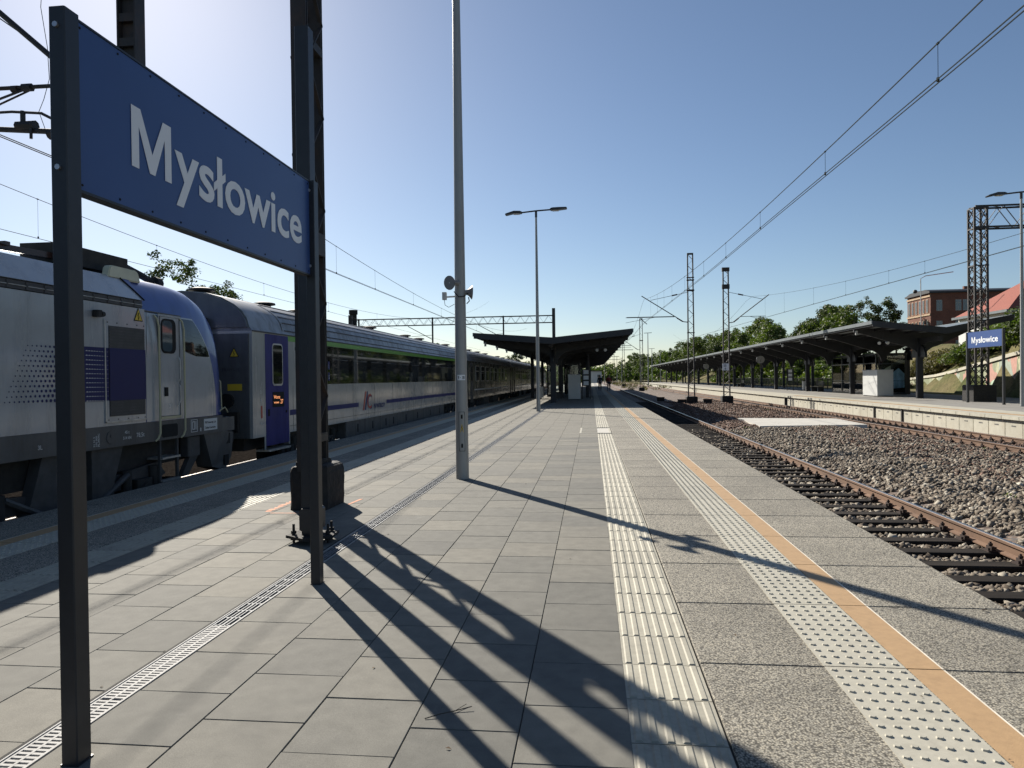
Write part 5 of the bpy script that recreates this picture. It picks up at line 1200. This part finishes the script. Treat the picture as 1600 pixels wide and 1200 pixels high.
# skirt details
stext('3L', .075, m_decal, lo, 7.82, .70, x=XS+.012); stext('45 t', .06, m_decal, lo, 9.42, .77, x=XS+.012); stext('514 kN', .06, m_decal, lo, 9.38, .69, x=XS+.012); stext('78,5t', .09, m_decal, lo, 9.68, .70, x=XS+.012)
a = MB(); a.prism([(8.74,.62),(8.84,.62),(8.84,.93),(8.74,.93)],'x',XS+.0125,XS+.0135); 
for i in range(7): stext(('91 51 5','370 000','PL-PKPIC')[i%3] if i < 3 else '', .045, m_decal, lo, 8.76+.045*(i+1), .64, vert=True, x=XS+.012) if i < 3 else None
a = MB()
for y0,y1,z0,z1 in ((11.10,11.115,.66,.87),(11.285,11.30,.66,.87),(11.10,11.30,.66,.67),(11.10,11.30,.86,.87),(11.14,11.16,.70,.84),(11.16,11.22,.70,.715),(11.16,11.22,.825,.84),(11.20,11.22,.715,.825),(11.24,11.26,.70,.84)): a.box(XS+.0125,XS+.0145,y0,y1,z0,z1)
a.build('coupler_symbol', m_decal, lo)
a = MB(); a.box(XS+.0125,XS+.0145,11.50,11.93,.66,.86); st_ = a.build('owner_sticker', m_decal, lo)
stext('PKP Intercity S.A.', .052, m_black, st_, 11.53, .78, width=.36, x=XS+.0125); stext('Zakład Centralny', .052, m_black, st_, 11.53, .69, width=.34, x=XS+.0125)
a = MB(); a.box(XS+.0125,XS+.0145,11.38,11.41,.66,.72); a.build('small_plate', m_decal, lo)
a = MB(); a.disc((XS+.016,9.12,.74),(1,0,0),.085,.008,14); a.disc((XS+.022,9.12,.76),(1,0,0),.02,.01,8); a.build('jacking_point', m_lskirt, lo)
# roof gear
a = MB(); a.rbox(-7.75,-7.15,8.9,10.35,3.15,3.42,.02); a.build('roof_box', m_under, lo)
a = MB(); a.prism([(9.48,3.02),(9.52,3.17),(9.56,3.20),(10.12,3.20),(10.17,3.16),(10.22,3.02)],'x',-6.98,-6.86)
o = a.build('cream_cover', m_cream, lo, bevel=.015)
a = MB(); a.tube([(-7.6,10.3,3.36),(-7.6,10.9,3.38),(-7.55,11.3,3.30),(-7.5,11.55,3.20)],[.07,.08,.06,.05],8); a.disc((-7.5,11.58,3.22),(0,1,0),.11,.14,12); a.build('roof_horn', m_under, lo, smooth=True)
a = MB(); a.bar((-7.3,7.95,3.2),(-7.3,9.0,3.24),.10,.08); a.bar((-7.6,8.1,3.25),(-7.2,8.1,3.25),.08,.05); a.build('busbar', m_insul, lo)
a = MB(); a.tube([(-7.2,7.2,3.12),(-7.2,7.24,3.3),(-7.2,7.28,3.42),(-7.2,7.4,3.44),(-7.2,7.68,3.40)],.02,6); a.tube([(-7.2,7.0,3.18),(-7.2,7.42,3.16)],.06,8); a.prism([(6.6,3.15),(6.75,3.55),(6.9,3.6),(7.1,3.25),(7.2,3.15)],'x',-7.3,-7.15); a.tube([(-8.0,5.2,3.3),(-8.0,6.9,3.5),(-8.0,5.6,3.75)],.04,6); a.build('pantograph', m_under, lo)
# underside, front apron, buffers
a = MB(); a.box(XC-1.2,XC+1.2,YL+.3,12.0,.2,.6); a.build('underframe', m_under, lo)
for yb in (-5,8.5): bogie(lo, yb, 2.9, .60, -6.80)
a = MB(); a.prism([(8.0,.6),(7.9,.3),(7.75,-.1),(8.4,-.12),(8.5,.1),(8.62,.6)],'x',-6.85,-6.70); a.build('bogie_bracket', m_under2, lo)
a = MB(); a.prism([(8.85,.6),(8.85,-.25),(9.28,-.25),(9.3,.1),(9.5,.6)],'x',-6.84,-6.69); a.build('sand_box', m_under2, lo)
a = MB(); a.rbox(-6.9,-6.68,10.35,10.75,-.35,-.02,.02); a.build('ladder_box', m_under, lo)
for z in (-.05,.30): a = MB(); a.box(-6.86,-6.60,10.30,10.78,z,z+.03); a.build('step_tread', m_gsteel, lo)
for y in (10.31,10.77): a = MB(); a.bar((-6.66,y,.6),(-6.66,y,-.3),.04); a.build('step_hanger', m_under2, lo)
a = MB(); a.rbox(-6.85,-6.68,11.15,11.5,.25,.58,.02); a.prism([(11.0,-.05),(11.2,-.05),(11.5,.25),(11.25,.25)],'x',-6.8,-6.72); a.build('side_box', m_under2, lo)
a = MB(); a.add([(XS-.02,11.55,.598),(XS-.02,12.3,.598),(XS-.12,12.75,.55),(XS-.12,12.66,.1),(XS-.08,12.35,-.12),(XS-.05,11.85,0.0)], [(0,1,2,3,4,5)]); a.add([(XS-.3,11.55,.598),(XS-.3,12.3,.598),(XS-.4,12.75,.55),(XS-.4,12.66,.1),(XS-.36,12.35,-.12),(XS-.33,11.85,0.0)], [(5,4,3,2,1,0)])
b0 = len(a.v)-12; a.f += [(b0+i,b0+(i+1)%6,b0+6+(i+1)%6,b0+6+i) for i in range(6)]; a.m += [0]*6; ap = a.build('side_apron', m_lskirt, lo)
a = MB(); a.box(XC-1.3,XS-.02,12.12,12.6,.60,.85); a.build('front_beam', m_lskirt, lo)
a = MB(); a.add([(XS+.004-.02,12.13,.62),(XS-.10,12.62,.60),(XS-.12,12.55,.80),(XS-.03,12.4,.86),(XS-.016,12.13,.84)],[(0,1,2,3,4)]); bw = a.build('sticker', mat('pale_blue_sticker',(.22,.33,.45),.4,var=0), lo)
stext('PIC', .09, m_lnavy, bw, 12.28, .67, x=XS-.04)
for z0,z1,y0,y1 in ((.36,.55,12.3,12.5),(-.02,.16,12.3,12.45)): a = MB(); a.box(XS-.10,XS-.075+.02,y0,y1,z0,z1); a.build('apron_slot', m_black, ap)
a = MB(); a.disc((XS-.35,12.75,.45),(0,1,0),.22,.08,16); a.tube([(XS-.35,12.4,.45),(XS-.35,12.75,.45)],.1,10); a.build('buffer', m_under, lo)
a = MB(); a.tube([(XS-.18,12.16,1.62),(XS-.10,12.27,1.5),(XS-.10,12.3,1.0),(XS-.15,12.2,.9)],.012,6); a.tube([(XS-.25,12.45,.95),(XS-.2,12.6,1.02),(XS-.2,12.7,.92)],.014,6); a.tube([(XS-.5,12.45,.95),(XS-.45,12.6,1.02),(XS-.45,12.7,.92)],.014,6); a.build('grab_rail', m_rail_y, lo)
a = MB(); a.lathe((XS-.35,12.1,1.35),(0,1,0),[(0,.15),(.10,.13),(.15,.08),(.16,.01)],14); a.build('headlight', m_letter, lo, smooth=True)

# ---------------------------------------------------------------- coaches
RP = [(0,2.50),(-.05,2.58),(-.10,2.75),(-.20,2.90),(-.36,3.03),(-.62,3.17),(-.95,3.27),(-HW+.0,3.32)]
def coach(y0, y1, label, style):
    ex = XS; r = thing('passenger_coach', (XC, (y0+y1)/2, -.55), label, 'railway coach', 'coaches of the parked train')
    right = [(ex+dx, z) for dx, z in RP]; left = [(2*XC-x, z) for x, z in right[:-1]][::-1]
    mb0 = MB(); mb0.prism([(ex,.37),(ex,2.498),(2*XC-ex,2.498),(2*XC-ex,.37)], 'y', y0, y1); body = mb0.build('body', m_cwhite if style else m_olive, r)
    a = MB(); a.prism([(ex+.012,2.50)]+right[1:]+left[:-1]+[(2*XC-ex-.012,2.50)], 'y', y0+.0, y1); rf = a.build('roof', m_croofs, r, smooth=True, sharp=50)
    a = MB()
    for dx, z in ((-.052,2.60),(-.105,2.77),(-.205,2.905),(-.37,3.04),(-.63,3.178)):
        a = MB(); a.tube([(ex+dx+.002,y0+1.6,z),(ex+dx+.002,y1-.3,z)],.012,4); a.build('roof_seam', m_under2, rf)
    a = MB(); pr_ = [(ex+dx+.010+(.0 if i else 0), z+.006*(i>0)) for i,(dx,z) in enumerate(RP)]
    a.prism(pr_[1:]+[(x,z-.004) for x,z in pr_[1:]][::-1],'y',y0+1.5,y0+1.56); a.build('roof_joint', m_croofs, rf)
    a = MB(); a.box(ex+.004,ex+.022,y0,y1,2.485,2.51); a.build('rain_gutter', m_under2, r)
    for i in range(6 if style else 5):
        yv = y0+.9+i*((y1-y0-3)/5.) if not style else y0+(.75,3.6,5.6,12,17,19.5)[i]
        a = MB(); a.lathe((XC,yv,3.30),(0,0,1),[(0,.16),(.05,.16),(.08,.16),(.10,.27),(.14,.26),(.17,.15),(.18,.01)],14); a.build('roof_ventilator', m_under, r, smooth=True)
    if style:
        a = MB(); a.box(ex+.002,ex+.005,y0+1.66,y1,2.37,2.484); a.build('green_stripe', m_green, r)
        a = MB(); a.box(ex+.002,ex+.006,y0+3.9,y1-1.9,1.41,2.365); wb = a.build('window_band', m_tglass, r)
        yy = y0+4.3
        while yy < y1-3.4:
            a = MB(); a.prism(rrect(yy,yy+1.25,1.52,2.28,.09),'x',ex+.0065,ex+.0085); wn = a.build('window', mat_win2, wb)
            a = MB(); a.box(ex+.009,ex+.011,yy+.04,yy+1.21,2.03,2.045); a.build('window_bar', m_under2, wn)
            yy += 1.62
        for z in (1.78,1.50): a = MB(); a.box(ex+.007,ex+.009,y0+4.02,y0+4.14,z,z+.2); q = a.build('pictogram', m_cblue, wb); stext('i' if z > 1.6 else '5', .14, m_decal, q, y0+4.05, z+.04, x=ex+.007)
        for ya, yb in ((y0+1.72, 20.02-.35),(22.45,y1-1.7)): a = MB(); a.box(ex+.002,ex+.005,ya,yb,.74,.86); a.build('blue_stripe', m_cblue, r)
        a = MB(); 
        for (p0,p1,m_) in (((20.05,.62),(20.30,1.17),m_red),((20.22,.62),(20.47,1.17),m_cblue)):
            b_ = MB(); b_.add([(ex+.004,p0[0],p0[1]),(ex+.004,p0[0]+.11,p0[1]),(ex+.004,p1[0]+.11-.02,p1[1]),(ex+.004,p1[0]-.02,p1[1])],[(0,1,2,3)]); b_.build('emblem', m_, r)
        stext('C', .62, m_cblue, r, 20.50, .64, 'emblem', width=.42, x=XS+.001); stext('C', .62, m_red, r, 20.46, .66, 'emblem', width=.40, x=XS+.003); stext('PKP INTERCITY', .19, m_cblue, r, 21.1, .64, 'lettering', width=1.15); stext('PKP INTERCITY', .19, m_cblue, r, 21.11, .645, 'lettering', width=1.15, x=XS+.0008)
        # end door
        a = MB(); a.prism(rrect(y0+.55,y0+1.66,.17,2.47,.03),'x',ex-.01,ex+.008); d = a.build('door', m_door, r)
        a = MB(); a.prism(rrect(y0+.86,y0+1.36,1.40,2.29,.09),'x',ex+.008,ex+.016); f_ = a.build('window_frame', m_gsteel, d)
        a = MB(); a.prism(rrect(y0+.89,y0+1.33,1.44,2.26,.07),'x',ex+.015,ex+.018); a.build('pane', m_tglass, f_)
        a = MB(); a.prism(rrect(y0+.86,y0+1.40,.95,1.27,.02),'x',ex+.008,ex+.014); dp = a.build('destination_display', m_black, d)
        stext('Warsz', .10, m_led, dp, y0+.90, 1.13, width=.30, x=ex+.012); stext('wawa', .07, m_led, dp, y0+.90, 1.03, width=.25, x=ex+.012); stext('27', .13, m_led, dp, y0+1.22, 1.02, width=.13, x=ex+.012)
        a = MB(); a.box(ex+.008,ex+.013,y0+.64,y0+.72,.78,.92); a.disc((ex+.012,y0+1.52,.84),(1,0,0),.03,.01,8); a.build('door_button', m_black, d)
        a = MB(); a.rbox(ex-.25,ex+.06,y0+.6,y0+1.62,.05,.09,.01); a.build('step', m_gsteel, d)
        a = MB(); a.box(ex-.012,ex+.004,y0+.50,y0+.545,.10,2.47); a.box(ex-.012,ex+.004,y0+1.665,y0+1.70,.12,.45); a.build('door_post', m_cwhite, r)
        for z, tx, mm_ in ((1.25,'2',m_decal),(1.08,'8',m_decal),(.62,'61 51',m_decal)): stext(tx, .09, mm_, r, y0+.32, z)
        a = MB(); a.box(ex+.002,ex+.004,y0+.34,y0+.40,.75,1.0); a.build('red_decal', m_red, r)
        # end wall
        a = MB(); a.prism([(XC+.55,.37),(ex-.06,.37),(ex-.06,2.44),(XC+.55,2.44)],'y',y0-.03,y0-.002); ew = a.build('end_wall', m_cend, r)
        warn(ew, ex-.35, 1.98, .2, x=y0-.035, ax='y')
        a = MB(); a.box(ex-.5,ex-.2,y0-.036,y0-.033,1.32,1.45); ys__ = a.build('yellow_plates', m_yel, ew)
        stext_ = text_obj('TRAPPI-3S', .085, m_under2, ew, (ex-.62,y0-.034,1.70), (1,0,0), (0,0,1), 'lettering', depth=0)
        a = MB(); a.disc((ex-.5,y0-.06,1.12),(0,1,0),.14,.08,16); a.build('tail_lamp', m_black, ew)
        a = MB(); a.rbox(XC-.55,XC+.6,y0-.35,y0-.03,.4,2.75,.08); a.build('gangway_bellows', m_black, r)
        a = MB(); a.prism([(ex+dx-.01, z-.02) for dx, z in RP][1:]+[(2*XC-(ex+dx-.01), z-.02) for dx, z in RP][::-1][:-1],'y',y0-.06,y0-.001); a.build('end_dome', m_cend, r)
        a = MB(); a.rbox(ex-.5,ex-.25,y0-.1,y0-.03,.5,.9,.02); a.build('step_box', m_under, r)
        # under-floor boxes
        for ya, yb in ((y0+5.5,y0+8.6),(y0+8.64,y0+10.6),(y0+10.64,y0+14.4),(y0+14.44,y0+18.4)):
            a = MB(); a.rbox(XC-1.2,ex-.05,ya,yb,-.10,.366,.03); u = a.build('underfloor_cover', m_lskirt, r)
            for q in (.3,.75): a = MB(); a.box(ex-.05,ex-.045,ya+(yb-ya)*q-.05,ya+(yb-ya)*q+.05,.02,.25); a.build('vent_slot', m_black, u)
            stl = MB(); stl.box(ex-.05,ex-.044,ya+.9,ya+1.05,.28,.32)
    else:
        n_ = int((y1-y0-4.4)/1.95)
        for i in range(n_):
            yy = y0+2.5+i*1.95
            a = MB(); a.prism(rrect(yy,yy+1.22,1.36,2.28,.08),'x',ex+.0,ex+.012); fr = a.build('window', m_gsteel, r)
            a = MB(); a.prism(rrect(yy+.04,yy+1.18,1.40,1.94,.05),'x',ex+.012,ex+.014); a.build('pane', m_tglass, fr)
            a = MB(); a.prism(rrect(yy+.04,yy+1.18,1.98,2.24,.05),'x',ex+.012,ex+.014); a.build('pane', m_tglass, fr)
        a = MB(); a.box(ex+.002,ex+.005,y0+2,y1-2,.86,.92); a.build('cream_line', m_decal, r)
        for yd in (y0+.7, y1-1.5):
            a = MB(); a.prism(rrect(yd,yd+.8,.2,2.4,.03),'x',ex-.01,ex+.008); d = a.build('door', m_under2, r); a = MB(); a.prism(rrect(yd+.18,yd+.62,1.4,2.2,.05),'x',ex+.008,ex+.012); a.build('pane', m_tglass, d)
        for ya in (y0+6.5,y0+11): a = MB(); a.rbox(XC-1.1,ex-.15,ya,ya+2.2,-.15,.366,.03); a.build('underfloor_box', m_under2, r)
    a = MB(); a.box(XC-1.15,XC+1.15,y0+.2,y1-.2,.1,.368); a.build('underframe', m_under, r)
    for yb in (y0+3.4, y1-3.4): bogie(r, yb, 2.5, .46)
    for yb in (y0-.28, y1+.0): a = MB(); a.tube([(XC+.9,yb,.45),(XC+.9,yb+.28,.45)],.1,10); a.disc((XC+.9,yb+.02 if yb < y0 else yb+.26,.45),(0,1,0),.22,.05,14); a.build('buffer', m_under, r)
    return r
mat_win2 = mat_glass('coach_window_pane', (.030,.034,.036), .03)
coach(13.3, 37.4, 'first white coach with green stripe and violet door behind the locomotive', 1)
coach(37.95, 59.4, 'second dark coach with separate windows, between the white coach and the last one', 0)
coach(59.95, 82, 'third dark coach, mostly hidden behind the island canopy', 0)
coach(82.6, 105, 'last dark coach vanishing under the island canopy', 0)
# thin chimney beyond the train
ch = thing('chimney', (-27.5,80,0), 'thin dark chimney standing beyond the train roof', 'chimney'); a = MB(); a.tube([(-27.4,80,-1),(-27.4,80,9.2)],[.45,.4],10); a.build('shaft', m_fdark, ch); a = MB(); a.tube([(-27.4,80,9.2),(-27.4,80,9.7)],[.5,.5],10); a.build('cap', m_fdark, ch)
# dry twig on the slabs
tw = thing('twig', (-.65,3.1,0), 'thin dry twig lying on the paving slabs in the shadow', 'twig'); a = MB(); a.tube([(-.74,3.02,.004),(-.68,3.05,.012),(-.62,3.10,.006),(-.55,3.13,.014)],.0022,5); a.tube([(-.62,3.10,.006),(-.58,3.16,.01)],.0015,4); a.build('stem', m_bark, tw)

# panel seams on the train sides
loco = bpy.data.objects['locomotive']
for y in (7.28, 8.40, 9.97):
    a = MB(); a.box(XS+.0005,XS+.0035,y-.004,y+.004,.91,2.58); a.build('panel_seam', m_lskirt, loco)
for c_ in [o for o in COL.objects if o.name.startswith('passenger_coach')][:1]:
    for i in range(11):
        y = 15.2+i*2.0; a = MB(); a.box(XS+.0005,XS+.0035,y-.004,y+.004,.40,1.40); a.build('panel_seam', m_lskirt, c_)
    a = MB(); a.box(XS+.0005,XS+.006,13.3+1.72,37.3,.50,.512); a.build('sill_line', m_lskirt, c_)
# dry leaves and crumbs blown over the paving
Vl = []; Fl = []; Tl = []
for i in range(70):
    x = NR.choice([NR.uniform(-4,2.5), NR.uniform(.6,2.5), NR.uniform(-2.4,-2.1)]); y = NR.uniform(2.7,16); s_ = NR.uniform(.004,.014)*(1 if i % 6 else 1.7); an = NR.uniform(0,6.28)
    u = np.array([math.cos(an), math.sin(an), .15]); v = np.array([-math.sin(an), math.cos(an), -.1]); c = np.array([x,y,.0075 if x > .1 else .003]); k = len(Vl)
    Vl += [c-u*s_, c-v*s_*.5+np.array([0,0,s_*.3]), c+u*s_, c+v*s_*.5+np.array([0,0,s_*.3])]; Fl.append((k,k+1,k+2,k+3)); Tl.append(NR.uniform(0,.6))
m_dry = mat_attr('dry_crumbs', [(0,(.03,.02,.012)),(1,(.16,.10,.05))], .9)
tag(npmesh('dry_leaves', np.array(Vl), np.array(Fl), m_dry, np.array(Tl)), 'dry leaf crumbs scattered over the platform paving', 'dry leaves', kind='stuff')
